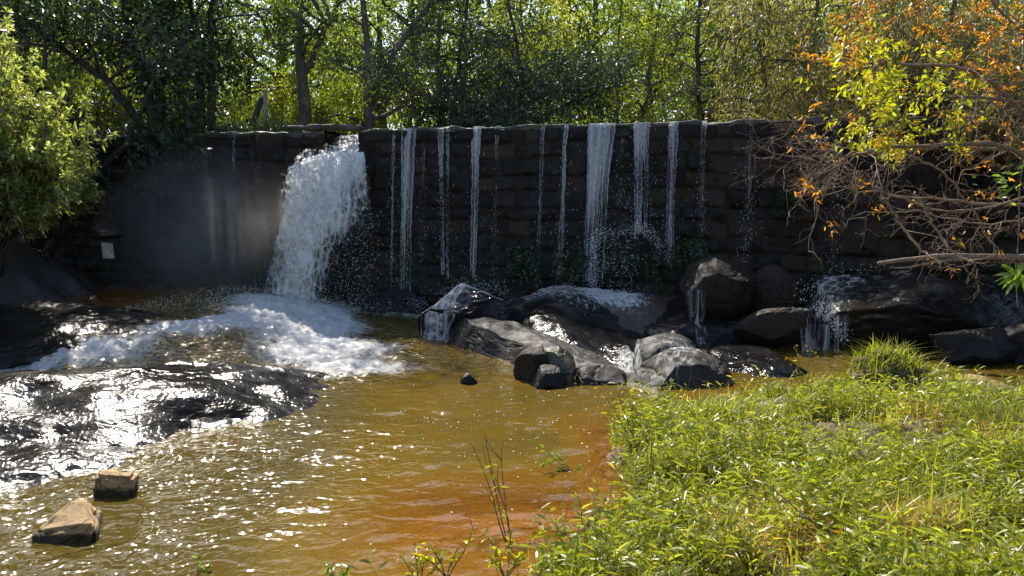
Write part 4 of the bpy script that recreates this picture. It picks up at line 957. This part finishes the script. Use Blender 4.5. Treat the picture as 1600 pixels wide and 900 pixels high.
# pale stub at the left foot of the dam, under a dark lintel stone
b = P(170, 402, 15.3)
V, Fq = box((-.08, -.06, 0), (.08, .06, .31)); V[4:, 0] -= .025; V[4:, 2] += np.array([0, -.03, -.02, .01])
obj('pale_stub', mesh('pale_stub', V, Fq, M['pale_block'], None, False), None, b - [0, 0, .02], -.1, label='short white upright stub at the left foot of the dam, under the bush', category='stub')
rock('dark lintel-like stone capping the white stub', tuple(b + [-.12, .1, .45]), (.36, .22, .10), 61, 'wet_rock', planes=10)

# ------------------------------------------------------------------ ferns on the dam foot
FRONDS = []
rg = np.random.default_rng(88)
for _ in range(4):
    g = Geo(); d = np.array([0, -1., .15]); L = .4; t = np.linspace(0, 1, 9)[:, None]; cv = d * L * t * .7 + np.array([0, 0, -1.]) * L * .75 * t ** 2
    tube(g, cv, np.linspace(.004, .002, 9), 3)
    B = np.repeat(cv[1:], 2, 0); D = np.concatenate([[np.array([s_, 0, 0]) + d * .5 - np.array([0, 0, .3]) for s_ in (1, -1)] for _ in range(8)])
    V, F3, F4, a = leaf_arrays(B, D, np.repeat(.11 * (1 - t[1:, 0] * .7), 2), .03, rg, .2); g.add(V, F3, F4, a); FRONDS.append(g.mesh('frond', M['fern'], False))
def fern(label, c, w_, h_, seed, n=34):
    rg = np.random.default_rng(seed); r = thing('fern_clump', label, 'fern', tuple(c), -.2, None, 'ferns clinging to the dam foot')
    for k in range(n):
        o = obj('frond', FRONDS[k % 4], r, (rg.uniform(-w_, w_), rg.uniform(-.1, .05), rg.uniform(0, h_)), rg.normal(0, .6), rg.uniform(.6, 1.25)); o.rotation_euler[0] = rg.normal(0, .25)
def dfern(u, v, lab, w_, h_, s): fern(lab, P(u, v, dam_p(dam_u(u))[1] - .28), w_, h_, s)
dfern(815, 425, 'dark fern clump on the dam foot between the hair-thin strand and the straight one', .30, .55, 1)
dfern(900, 430, 'dark ferns on the dam foot between the spraying strand and the widest sheet', .26, .55, 2)
dfern(1000, 425, 'humped fern clump with water splashing over its top', .42, .62, 3)
dfern(1075, 400, 'small ferns on the wall above the big brown boulder', .25, .35, 4)
dfern(1235, 330, 'hanging leaves on the wall at the left of the bare branches', .15, .45, 5)

# ------------------------------------------------------------------ the bush on the left bank
def bush(seed, n_br, R, H, nl, L, W, mat, zlo=.15):
    rg = np.random.default_rng(seed); g = Geo(); B = []; D = []; T = []
    for k in range(n_br):
        az = rg.uniform(0, 6.283); el = math.asin(rg.uniform(zlo - .3, 1)); rr = rg.uniform(.75, 1.05)
        lob = 1 + .22 * fbm(np.array([[math.cos(az) * 1.6, math.sin(az) * 1.6, el * 1.6]]), 2, seed)[0]
        e = np.array([math.cos(az) * math.cos(el) * R[0], math.sin(az) * math.cos(el) * R[1], H * .5 + math.sin(el) * H * .5]) * rr * lob
        st = wobble(rg.normal(0, .1, 3) * [1, 1, 0], e, 9, .05, rg, .06); tube(g, st, np.linspace(.022, .005, 9), 4)
        for s in range(7):
            q0 = st[rg.integers(4, 9)]; dd = unit(unit(e) + rg.normal(0, .6, 3)); q1 = q0 + dd * rg.uniform(.15, .42); tube(g, [q0, (q0 + q1) / 2, q1], [.005, .004, .003], 3)
            for ws in range(3):
                c = q0 + (q1 - q0) * (.4 + .3 * ws); n = nl
                B.append(np.repeat(c[None], n, 0) + rg.normal(0, .015, (n, 3))); D.append(unit(dd[None] * .7 + rg.normal(0, .7, (n, 3)))); T.append(np.clip(rg.normal(.5, .22, n), 0, 1))
    B = np.concatenate(B); D = np.concatenate(D); T = np.concatenate(T); n = len(B)
    gl = Geo(); V, F3, F4, a = leaf_arrays(B, D, L * rg.uniform(.6, 1.25, n), W * rg.uniform(.7, 1.2, n), rg, .25, T, True); gl.add(V, F3, F4, a)
    return g.mesh('stems', M['bark_dark']), gl.mesh('foliage', mat, False)
def place_bush(kind, label, loc, rz=0, sc=1., name='shrub', cat='shrub', group=None):
    r = thing(name, label, cat, loc, rz, sc, group); obj('stems', kind[0], r); obj('foliage', kind[1], r); return r
BA = bush(301, 250, (1.75, 1.5), 3.3, 9, .125, .034, M['leaf_bush'])
z_ = lambda x, y: float(G(np.array([x]), np.array([y]))[0][0])
place_bush(BA, 'big narrow-leaved bush on the left bank, its top silvery in the sun', (-9.1, 13.3, 1.05), 0, (.98, .98, 1.22))
place_bush(BA, 'darker narrow-leaved bush tucked between the big bush and the dam', (-9.5, 16.0, 1.6), 2., .55)
place_bush(BA, 'narrow-leaved bush spilling in from the left margin behind the big one', (-11.3, 14.2, 1.6), 4., 1.15)

# ------------------------------------------------------------------ overhanging shrub and branches on the right bank
FOOT = np.array([8.9, 8.7, float(G(np.array([8.9]), np.array([8.7]))[0][0]) - .1])
def rooted(mains, seed):
    r_ = np.random.default_rng(seed)
    return [([FOOT + r_.normal(0, .15, 3) * [1, 1, 0], FOOT * .55 + np.array(m[0][0]) * .45 + [0, 0, .35]] + list(m[0]), m[1] * 1.25, m[2], m[3]) if P(1640, 0, 1)[0] < m[0][0][0] / m[0][0][1] else m for m in mains]
def branchy(seed, mains, ntw, tl, depthl=2, r0=.03, sag=0., tip_list=None, mat='twig', spread=.8):
    rg = np.random.default_rng(seed); g = Geo(); tips = []
    def rec(p0, d, ln, r, lv):
        e = p0 + d * ln + np.array([0, 0, sag * ln]); q_ = wobble(p0, e, 7 if lv > 0 else 5, .07, rg); tube(g, q_, np.linspace(r, max(r * .35, .0018), len(q_)), 5 if r > .008 else 3, rg.random())
        if lv == 0: tips.append((q_[-1], unit(q_[-1] - q_[-2]))); return
        for k in range(rg.integers(2, 5)):
            i = rg.integers(2, 7); dd = unit(d + rg.normal(0, spread, 3)); rec(q_[i], dd, ln * rg.uniform(.35, .75), r * .5, lv - 1)
    for pts, ra, rb, nt_ in mains:
        ns = 26 + 6 * (len(pts) > 5); c = spline(pts, ns); c[1:-1] += rg.normal(0, .012, (ns - 2, 3)); tube(g, c, np.linspace(ra, rb, ns), 8); lo = 3 + 8 * (ns > 26)
        for k in range(nt_):
            i = rg.integers(lo, ns); t_ = unit(c[min(i, ns - 1)] - c[i - 1]); dd = unit(t_ + rg.normal(0, spread, 3)); rec(c[i], dd, tl * rg.uniform(.4, 1.1), max(.004, ra * .22), depthl)
    return g, tips
def leaf_tufts(tips, rg, k, L, W, tint=(.5, .25), spread=.02, n_=None):
    B = []; D = []
    for p, d in tips:
        B.append(np.repeat(p[None], k, 0) + rg.normal(0, spread, (k, 3))); D.append(unit(d[None] * .8 + rg.normal(0, .7, (k, 3)) + np.array([0, 0, -.15])))
    B = np.concatenate(B); D = np.concatenate(D); n = len(B)
    return leaf_arrays(B, D, L * rg.uniform(.6, 1.2, n), W * rg.uniform(.7, 1.2, n), rg, .25, np.clip(rg.normal(tint[0], tint[1], n), 0, 1), True)

os_ = thing('shrub', 'orange and yellow leaved shrub arching in over the water from the right bank', 'shrub', (0, 0, 0))
mains = [([P(1800, 330, 8.0), P(1640, 215, 7.8), P(1530, 115, 7.6), P(1380, 100, 7.6), P(1330, 90, 7.6)], .032, .008, 26),
         ([P(1760, 420, 8.4), P(1680, 200, 8.2), P(1600, 60, 8.1), P(1500, -60, 8.2)], .03, .008, 26),
         ([P(1800, 300, 8.8), P(1650, 180, 8.6), P(1480, 150, 8.4), P(1340, 170, 8.3), P(1270, 235, 8.2)], .028, .006, 30),
         ([P(1800, 200, 9.2), P(1700, 60, 9.0), P(1560, -20, 8.9), P(1440, -40, 8.9)], .028, .007, 24),
         ([P(1780, 390, 8.4), P(1600, 240, 8.2), P(1420, 230, 8.0), P(1330, 242, 7.9), P(1290, 258, 7.9)], .034, .006, 26),
         ([P(1750, 300, 9.4), P(1560, 150, 9.4), P(1420, 60, 9.3), P(1380, -20, 9.3)], .025, .006, 26)]
mains = rooted(mains, 1)
g, tips = branchy(41, mains, 0, .74, 2, .03, 0., spread=.85)
obj('branches', g.mesh('branches', M['twig']), os_)
def pix(p):
    x, y, z = p[0], p[1], p[2] - CAM_H; yy = y * cp + z * sp; zz = -y * sp + z * cp; return 800 + FPX * x / yy, 450 - FPX * zz / yy
rg = np.random.default_rng(9); to, ty = [], []
ctr = np.array([P(1400, 170, 8.2)])
for p, d in tips:
    u_, v_ = pix(p)
    if u_ < 1238: continue
    near = math.exp(-((u_ - 1400) / 105) ** 2 - ((v_ - 150) / 85) ** 2)
    if rg.random() < .12 + .8 * near and near > .12: ty.append((p, d))
    elif rg.random() < (.7 if v_ < 110 else .26 if v_ < 230 else .07): to.append((p, d))
V, F3, F4, a_ = leaf_tufts(to, rg, 10, .065, .020, (.5, .25), .03); g = Geo(); g.add(V, F3, F4, a_); obj('orange_leaves', g.mesh('orange_leaves', M['leaf_orange'], False), os_)
V, F3, F4, a_ = leaf_tufts(ty, rg, 14, .075, .026, (.6, .25), .04); g = Geo(); g.add(V, F3, F4, a_); obj('yellow_leaves', g.mesh('yellow_leaves', M['leaf_yellow'], False), os_)

ds = thing('dead_branches', 'tangle of bare pale branches hanging over the water under the orange shrub', 'branches', (0, 0, 0))
mains = [([P(1760, 250, 9.2), P(1580, 235, 9.0), P(1430, 228, 8.9), P(1350, 238, 8.8), P(1290, 255, 8.8)], .035, .006, 26),
         ([P(1740, 330, 9.6), P(1560, 320, 9.5), P(1440, 310, 9.4), P(1360, 300, 9.4), P(1290, 292, 9.3)], .03, .006, 28),
         ([P(1700, 300, 9.2), P(1500, 330, 9.3), P(1380, 300, 9.3), P(1300, 260, 9.3), P(1250, 225, 9.4)], .02, .005, 22),
         ([P(1360, 240, 9.6), P(1440, 250, 9.7), P(1500, 300, 9.8), P(1560, 400, 9.9)], .022, .012, 12),
         ([P(1370, 290, 9.9), P(1400, 340, 9.9), P(1440, 390, 9.9), P(1470, 410, 9.8)], .022, .014, 10),
         ([P(1430, 300, 9.7), P(1460, 350, 9.7), P(1490, 395, 9.7), P(1520, 410, 9.7)], .02, .014, 10),
         ([P(1700, 330, 8.9), P(1560, 190, 8.8), P(1480, 120, 8.8)], .03, .008, 16),
         ([P(1660, 345, 9.0), P(1540, 350, 9.0), P(1420, 330, 9.0), P(1330, 335, 9.0)], .018, .004, 18)]
mains = rooted([(m[0], m[1] * .85, m[2], int(m[3] * .72)) for m in mains], 2)
g, tips2 = branchy(43, mains, 0, .50, 2, .03, -.03, spread=.9)
obj('limbs', g.mesh('limbs', M['bark_pale']), ds)
sel = [t for t in tips2 if rg.random() < .03]
V, F3, F4, a_ = leaf_tufts(sel, rg, 5, .07, .022); g = Geo(); g.add(V, F3, F4, a_); obj('dry_leaves', g.mesh('dry_leaves', M['leaf_orange'], False), ds)

g = Geo(); c = spline([P(1372, 412, 11.6), P(1450, 402, 11.5), P(1500, 400, 11.4), P(1600, 402, 11.2), P(1720, 398, 11), np.array([10.4, 10.9, float(G(np.array([10.4]), np.array([10.9]))[0][0]) - .05])], 30); c += np.random.default_rng(1).normal(0, .008, c.shape); tube(g, c, np.linspace(.03, .065, 30), 9)
tube(g, wobble(P(1390, 418, 11.55), P(1510, 404, 11.35), 12, .02, rg), np.linspace(.012, .03, 12), 7)
obj('log', g.mesh('log', M['bark_pale']), label='long pale fallen limb resting across the huge domed rock', category='log')

# bright sprig at the right margin
sg = thing('leafy_sprig', 'thin hanging stem with bright lance-shaped leaves at the right margin', 'sprig', tuple(P(1592, 430, 6.2)))
g = Geo(); c = spline([np.array([5.75, 7.85, 3.05]), P(1640, 190, 6.3), P(1598, 260, 6.2), P(1592, 360, 6.2), P(1588, 430, 6.2), P(1590, 480, 6.2)], 20) - P(1592, 430, 6.2); tube(g, c, np.linspace(.008, .004, 20), 5); obj('stem', g.mesh('stem', M['twig']), sg)
rg = np.random.default_rng(66); n = 16
V, F3, F4, a_ = leaf_arrays(rg.normal(0, .012, (n, 3)), unit(rg.normal(0, .8, (n, 3)) + [-.5, 0, .1]), .17, .038, rg, .3, None, True); g = Geo(); g.add(V, F3, F4, a_)
n = 26; tp = P(1570, 285, 6.2) - P(1592, 430, 6.2); V, F3, F4, a_ = leaf_arrays(rg.normal(0, .07, (n, 3)) + tp, unit(rg.normal(0, .8, (n, 3)) + [-.5, 0, .1]), .08, .022, rg, .2, None, True); g.add(V, F3, F4, a_)
obj('leaves', g.mesh('leaves', M['leaf_bright'], False), sg)

# right bank thicket behind the branches
BB = bush(302, 110, (1.7, 1.3), 2.6, 6, .12, .03, M['leaf_olive'])
place_bush(BB, 'olive thicket on the right bank behind the bare branches', (8.9, 12.6, 2.2), 0, 1.0)
place_bush(BB, 'olive thicket at the right margin above the fallen limb', (9.6, 11.0, 1.9), 2., 1.1)
place_bush(BB, 'olive thicket where the dam meets the right bank, behind the orange leaves', (7.6, 14.9, 3.6), 3., .9)

# ------------------------------------------------------------------ foreground bank vegetation
rg = np.random.default_rng(55)
TUS = P(1385, 622, 8.3)
def bank_xy(n, keep):
    xs, ys = [], []
    tot = 0
    while tot < n:
        d = 2.7 + 8.2 * rg.random(n) ** 1.5; u = rg.uniform(380, 1720, n); x = (u - 800) / FPX * d
        sr = poly_sd(x, d, RB); m = (sr > keep) & (rg.random(n) < .10 + .95 * sst(fbm(np.c_[x, d] * 1.5, 3, 14), -.55, .15))
        pth = sst(x, 4.4, 5.6) * sst(d, 7.3, 8.3); m &= rg.random(n) > pth * .93; m &= ((x - TUS[0]) / .5) ** 2 + ((d - TUS[1] + .45) / .55) ** 2 > 1
        m &= (rg.random(n) < sst(x + .45 * (d - 4.2), -.25, 1.35) * .965 + .035)
        xs.append(x[m]); ys.append(d[m]); tot += m.sum()
    return np.concatenate(xs)[:n], np.concatenate(ys)[:n]
def dry(x, y): return sst(1.15 * np.exp(-((x - 1.7) / .9) ** 2 - ((y - 4.5) / .55) ** 2) + .6 * fbm(np.c_[x, y] * 1.4, 3, 19), .25, .85)
g = Geo()
n = 40000; x, y = bank_xy(n, .0); dr = dry(x, y); t = np.clip(rg.normal(.42, .2, n) * (1 - .8 * dr) + .8 * dr * rg.uniform(.7, 1.2, n), 0, 1); hm = 1
wd = rg.uniform(.005, .013, n)
V, F4, a_ = blades(n, (x, y), gzf, .05, .24, wd, rg, 1.1, t); g.add(V, None, F4, a_)
n = 2200; x, y = bank_xy(n, -.02); V, F4, a_ = blades(n, (x, y), gzf, .2, .40, rg.uniform(.008, .018, n), rg, .9, np.clip(rg.normal(.5, .14, n), 0, 1), 5); g.add(V, None, F4, a_)
obj('grass', g.mesh('grass', M['grass'], False), kind='stuff', label='thick sunlit grass covering the bank at the lower right', category='grass')
# lance-leaved ground cover among the grass
g = Geo(); n = 12500; x, y = bank_xy(n, .02); z = gzf(x, y); k = 7
hh = rg.uniform(.03, .24, n) * (.35 + 1.0 * sst(fbm(np.c_[x, y] * 1.3, 3, 29), -.4, .6))
ti = np.tile(np.linspace(.35, 1, k), n); ii = np.repeat(np.arange(n), k)
lean = rg.normal(0, .25, (n, 2)); B = np.c_[x[ii] + lean[ii, 0] * hh[ii] * ti, y[ii] + lean[ii, 1] * hh[ii] * ti, z[ii] + hh[ii] * ti]
az = rg.uniform(0, 6.283, n * k); D = unit(np.c_[np.cos(az), np.sin(az), rg.normal(.35, .6, n * k)])
dr = dry(B[:, 0], B[:, 1]); t = np.clip(rg.normal(.40, .22, n * k) * (1 - .8 * dr) + .8 * dr * rg.uniform(.7, 1.2, n * k), 0, 1)
V, F3, F4, a_ = leaf_arrays(B, D, rg.uniform(.03, .10, n * k), rg.uniform(.006, .017, n * k), rg, .3, t, True); g.add(V, F3, F4, a_)
obj('ground_cover', g.mesh('ground_cover', M['grass'], False), kind='stuff', label='lance-leaved ground cover mixed into the grass of the bank', category='ground cover')
g = Geo(); n = 1500; x, y = bank_xy(n * 4, .0); m = (fbm(np.c_[x, y] * 1.6, 2, 47) + .5 * sst(x, 2.6, .9) > .15); x, y = x[m][:n], y[m][:n]; n = len(x); z = gzf(x, y); k = 10
hh = rg.uniform(.16, .34, n) * (1 + .35 * sst(x, 3., 1.2)); ti = np.tile(np.linspace(.25, 1, k), n); ii = np.repeat(np.arange(n), k); lean = rg.normal(0, .35, (n, 2))
B = np.c_[x[ii] + lean[ii, 0] * hh[ii] * ti ** 1.5, y[ii] + lean[ii, 1] * hh[ii] * ti ** 1.5, z[ii] + hh[ii] * ti]
az = rg.uniform(0, 6.283, n * k); D = unit(np.c_[np.cos(az), np.sin(az), rg.uniform(.1, 1.5, n * k)])
V, F3, F4, a_ = leaf_arrays(B, D, rg.uniform(.06, .14, n * k), rg.uniform(.009, .019, n * k), rg, .35, np.clip(rg.normal(.52, .14, n * k), 0, 1), True); g.add(V, F3, F4, a_)
for q_ in range(0, n): tube(g, [(x[q_], y[q_], z[q_]), (x[q_] + lean[q_, 0] * hh[q_], y[q_] + lean[q_, 1] * hh[q_], z[q_] + hh[q_])], [.0028, .0015], 3, .6)
obj('tall_weeds', g.mesh('tall_weeds', M['grass'], False), kind='stuff', label='taller leafy weeds standing out of the grass along the bank edge', category='weeds')
# leaf litter and short dead stalks
g = Geo(); n = 9000; x, y = bank_xy(n, .02); z = gzf(x, y)
V, F3, F4, a_ = leaf_arrays(np.c_[x, y, z + .01 + .03 * rg.random(n)], unit(rg.normal(size=(n, 3)) * [1, 1, .25]), rg.uniform(.03, .09, n), rg.uniform(.006, .02, n), rg, .05, np.clip(rg.normal(.95, .08, n), .75, 1), True); g.add(V, F3, F4, a_)
obj('leaf_litter', g.mesh('leaf_litter', M['grass'], False), kind='stuff', label='dry tan leaf litter between the grass stems', category='litter')

# grass tussock on a clod of earth
tp = P(1385, 622, 8.3); ts = thing('grass_tussock', 'arching tuft of grass on a dark clod of roots at the edge of the bank', 'tussock', tuple(tp + [0, 0, .10]))
v = ICO_V * [.34, .28, .22]; v = v * (1 + .25 * fbm(ICO_V * 3, 5, 5))[:, None]
obj('root_clod', mesh('root_clod', v + [0, 0, .15], ICO_F, M['dry_stem']), ts)
n = 620; x = rg.normal(0, .19, n); y = rg.normal(0, .15, n); V, F4, a_ = blades(n, (x, y), lambda x, y: .30 - 1.2 * (x * x + y * y), .12, .36, rg.uniform(.007, .016, n), rg, 1.2, np.clip(rg.normal(.5, .15, n), 0, 1)); g = Geo(); g.add(V, None, F4, a_)
o = obj('blades', g.mesh('blades', M['grass'], False), ts)

# bubbles drifting on the pool, pebbles on the shallow bed
rg = np.random.default_rng(91); n = 520; x = rg.normal(.3, 1.2, n); y = 7.6 + rg.normal(0, 1.3, n); m = (poly_sd(x, y, RB) < -.15) & (y > 4.4); x, y = x[m], y[m]
V, Fd = drops(np.c_[x, y, water_h(x, y)[0] + .002], .003 + .008 * rg.random(len(x)) ** 3, .4); obj('foam_flecks', mesh('foam_flecks', V, Fd, M['drop'], None, False), kind='stuff', label='small white bubbles drifting on the calm side of the pool', category='foam')
_b = bmesh.new(); bmesh.ops.create_icosphere(_b, subdivisions=2, radius=1); _b.verts.ensure_lookup_table(); PV = np.array([v.co[:] for v in _b.verts]); PF = np.array([[v.index for v in f.verts] for f in _b.faces]); _b.free()
g = Geo(); n = 420; x = rg.uniform(-1.2, 1.6, n); y = rg.uniform(3.9, 7.4, n); sd_ = poly_sd(x, y, RB); m = (sd_ < .35) & (sd_ > -.75); x, y = x[m], y[m]; z = gzf(x, y)
for i in range(len(x)):
    r_ = rg.uniform(.008, .035) * (1 + (rg.random() < .05)); v = PV * (1 + .22 * fbm(PV * 1.3 + i, 2, 3))[:, None] * r_ * [1, rg.uniform(.6, 1), rg.uniform(.4, .7)]; c_, s_ = math.cos(i), math.sin(i)
    g.add(v @ np.array([[c_, s_, 0], [-s_, c_, 0], [0, 0, 1]]) + [x[i], y[i], z[i] + r_ * .15], PF, None, rg.random())
obj('pebbles', g.mesh('pebbles', M['sandstone']), kind='stuff', label='small pebbles in the orange shallows along the bank', category='pebbles')
# individual weeds
def weed(label, u, v, d, stems, seed, leaf=None, nl=5, L=.06, W=.014, stem='dry_stem', name='dry_weed', cat='weed', r=.0048, flowers=0, sub=2):
    """stems: list of pixel tips (u, v, dd) seen from the foot at (u, v, d)"""
    rg = np.random.default_rng(seed); f = P(u, v, d); root = thing(name, label, cat, tuple(f)); g = Geo(); tips = []; pts = []
    for tu, tv, dd in stems:
        e = P(tu, tv, d + dd) - f; c = wobble(v3(0, 0, 0), e, 16, .025, rg); tube(g, c, np.linspace(r, r * .35, 16), 5); tips.append((c[-1], unit(c[-1] - c[-3])))
        ln = np.linalg.norm(e)
        for k in range(sub):
            i = rg.integers(6, 15); q_ = c[i] + unit(unit(e) + rg.normal(0, .5, 3)) * ln * rg.uniform(.12, .3); tube(g, wobble(c[i], q_, 6, .04, rg), np.linspace(r * .5, r * .3, 6), 3); tips.append((q_, unit(q_ - c[i])))
        for i in range(5, 16): pts.append((c[i], unit(c[i] - c[i - 1])))
    obj('stems', g.mesh('stems', M[stem]), root)
    if leaf:
        sel = [pts[rg.integers(len(pts))] for _ in range(nl * len(stems))]
        V, F3, F4, a = leaf_tufts(sel, rg, 2, L, W, (.5, .25), .006); gl = Geo(); gl.add(V, F3, F4, a); obj('leaves', gl.mesh('leaves', M[leaf], False), root)
    if flowers:
        gf = Geo()
        for p, d_ in tips:
            V, F3, F4, a = leaf_arrays(np.repeat(p[None], flowers, 0), unit(rg.normal(size=(flowers, 3)) + d_), .020, .010, rg, 0); gf.add(V, F3, F4, a)
        obj('flower_heads', gf.mesh('flower_heads', M['flower'], False), root)
    return root
weed('bare brown weed with four thin wands fanning up in front of the orange shallows', 800, 872, 4.35, [(735, 690, .2), (758, 682, .3), (785, 690, .25), (764, 715, .1)], 1, 'grass', 3)
weed('leafy weed with long dead wand bending towards the grass, in front of the orange sandbar', 860, 895, 4.2, [(930, 800, .3), (890, 780, .25), (955, 770, .3)], 2, 'grass', 9, .07, .018)
weed('low yellow-leaved weed at the bottom edge left of the four-wanded one', 700, 905, 4.15, [(670, 850, .1), (715, 855, .1), (740, 820, .2), (655, 868, 0)], 3, 'leaf_yellow', 9, .06, .015)
weed('tangled low weed with yellow leaves just left of the leafy one with the dead wand', 790, 905, 4.05, [(760, 835, .1), (800, 828, .1), (830, 845, .1), (775, 860, 0), (815, 865, 0)], 14, 'leaf_yellow', 10, .06, .015, 'green_stem')
weed('spreading yellow-green weed at the bottom edge right of the orange sandbar', 945, 915, 3.95, [(915, 845, .1), (950, 830, .1), (985, 850, .1), (930, 870, 0), (965, 868, 0)], 15, 'leaf_yellow', 10, .07, .017, 'green_stem')
weed('thin reddish stems with few leaves leaning over the orange sandbar', 915, 850, 4.5, [(1005, 745, .4), (960, 760, .2), (900, 770, .1), (935, 790, .2)], 16, 'grass', 5, .06, .014)
weed('small dry weed at the bottom edge, left end of the sparse row', 655, 915, 4.2, [(625, 868, .1), (648, 845, .1), (668, 862, 0), (690, 870, .1)], 17, 'grass', 7, .06, .014)
weed('dark thick dead stalk leaning out of the grass edge', 985, 850, 4.6, [(975, 780, .1), (1020, 690, .4)], 4, None, r=.007)
weed('upright dead stalk standing alone before the orange sandbar', 930, 900, 4.0, [(935, 820, .05), (880, 830, .0)], 5, None, r=.005, sub=1)
weed('yellow-green weed with broad leaves at the very bottom beside the dead stalk', 885, 905, 4.0, [(870, 850, .1), (905, 840, .1), (850, 865, .1)], 6, 'leaf_bright', 10, .08, .02, 'green_stem')
weed('weed with small orange flower heads at the left tip of the grass', 992, 690, 6.9, [(935, 606, 0), (965, 612, .1), (985, 622, .1), (1008, 622, .1)], 7, 'grass', 5, .07, .014, 'green_stem', 'flowering_weed', flowers=10)
weed('tall weed with pale umbels standing above the grass before the dark pool', 1262, 625, 8.2, [(1245, 540, 0), (1230, 560, 0), (1262, 550, 0), (1275, 565, 0)], 8, 'grass', 4, .05, .012, 'green_stem', 'flowering_weed', flowers=9, sub=4)
weed('sprig of green weed trailing in the water left of the grass', 895, 738, 6.4, [(850, 700, 0), (868, 708, .1), (910, 725, .1), (845, 720, 0)], 9, 'leaf_bright', 8, .06, .014, 'green_stem')
weed('small green shoot at the bottom edge near the left', 530, 912, 4.3, [(515, 880, 0), (545, 885, 0)], 10, 'leaf_bright', 7, .07, .018, 'green_stem')
weed('single green shoot at the bottom edge below the sun glints', 310, 915, 4.55, [(308, 872, 0), (325, 885, 0)], 11, 'leaf_bright', 6, .06, .016, 'green_stem')
weed('long dead stem with a dark seed head lying over the middle of the grass', 1270, 815, 4.0, [(1165, 735, .3), (1235, 800, .1)], 12, None, r=.005, sub=2)
weed('brown dead stalks standing in the dry patch of the grass', 1300, 860, 3.9, [(1285, 800, .1), (1320, 805, .1), (1345, 830, .1), (1270, 840, 0)], 13, 'leaf_orange', 3, .06, .012, r=.003)
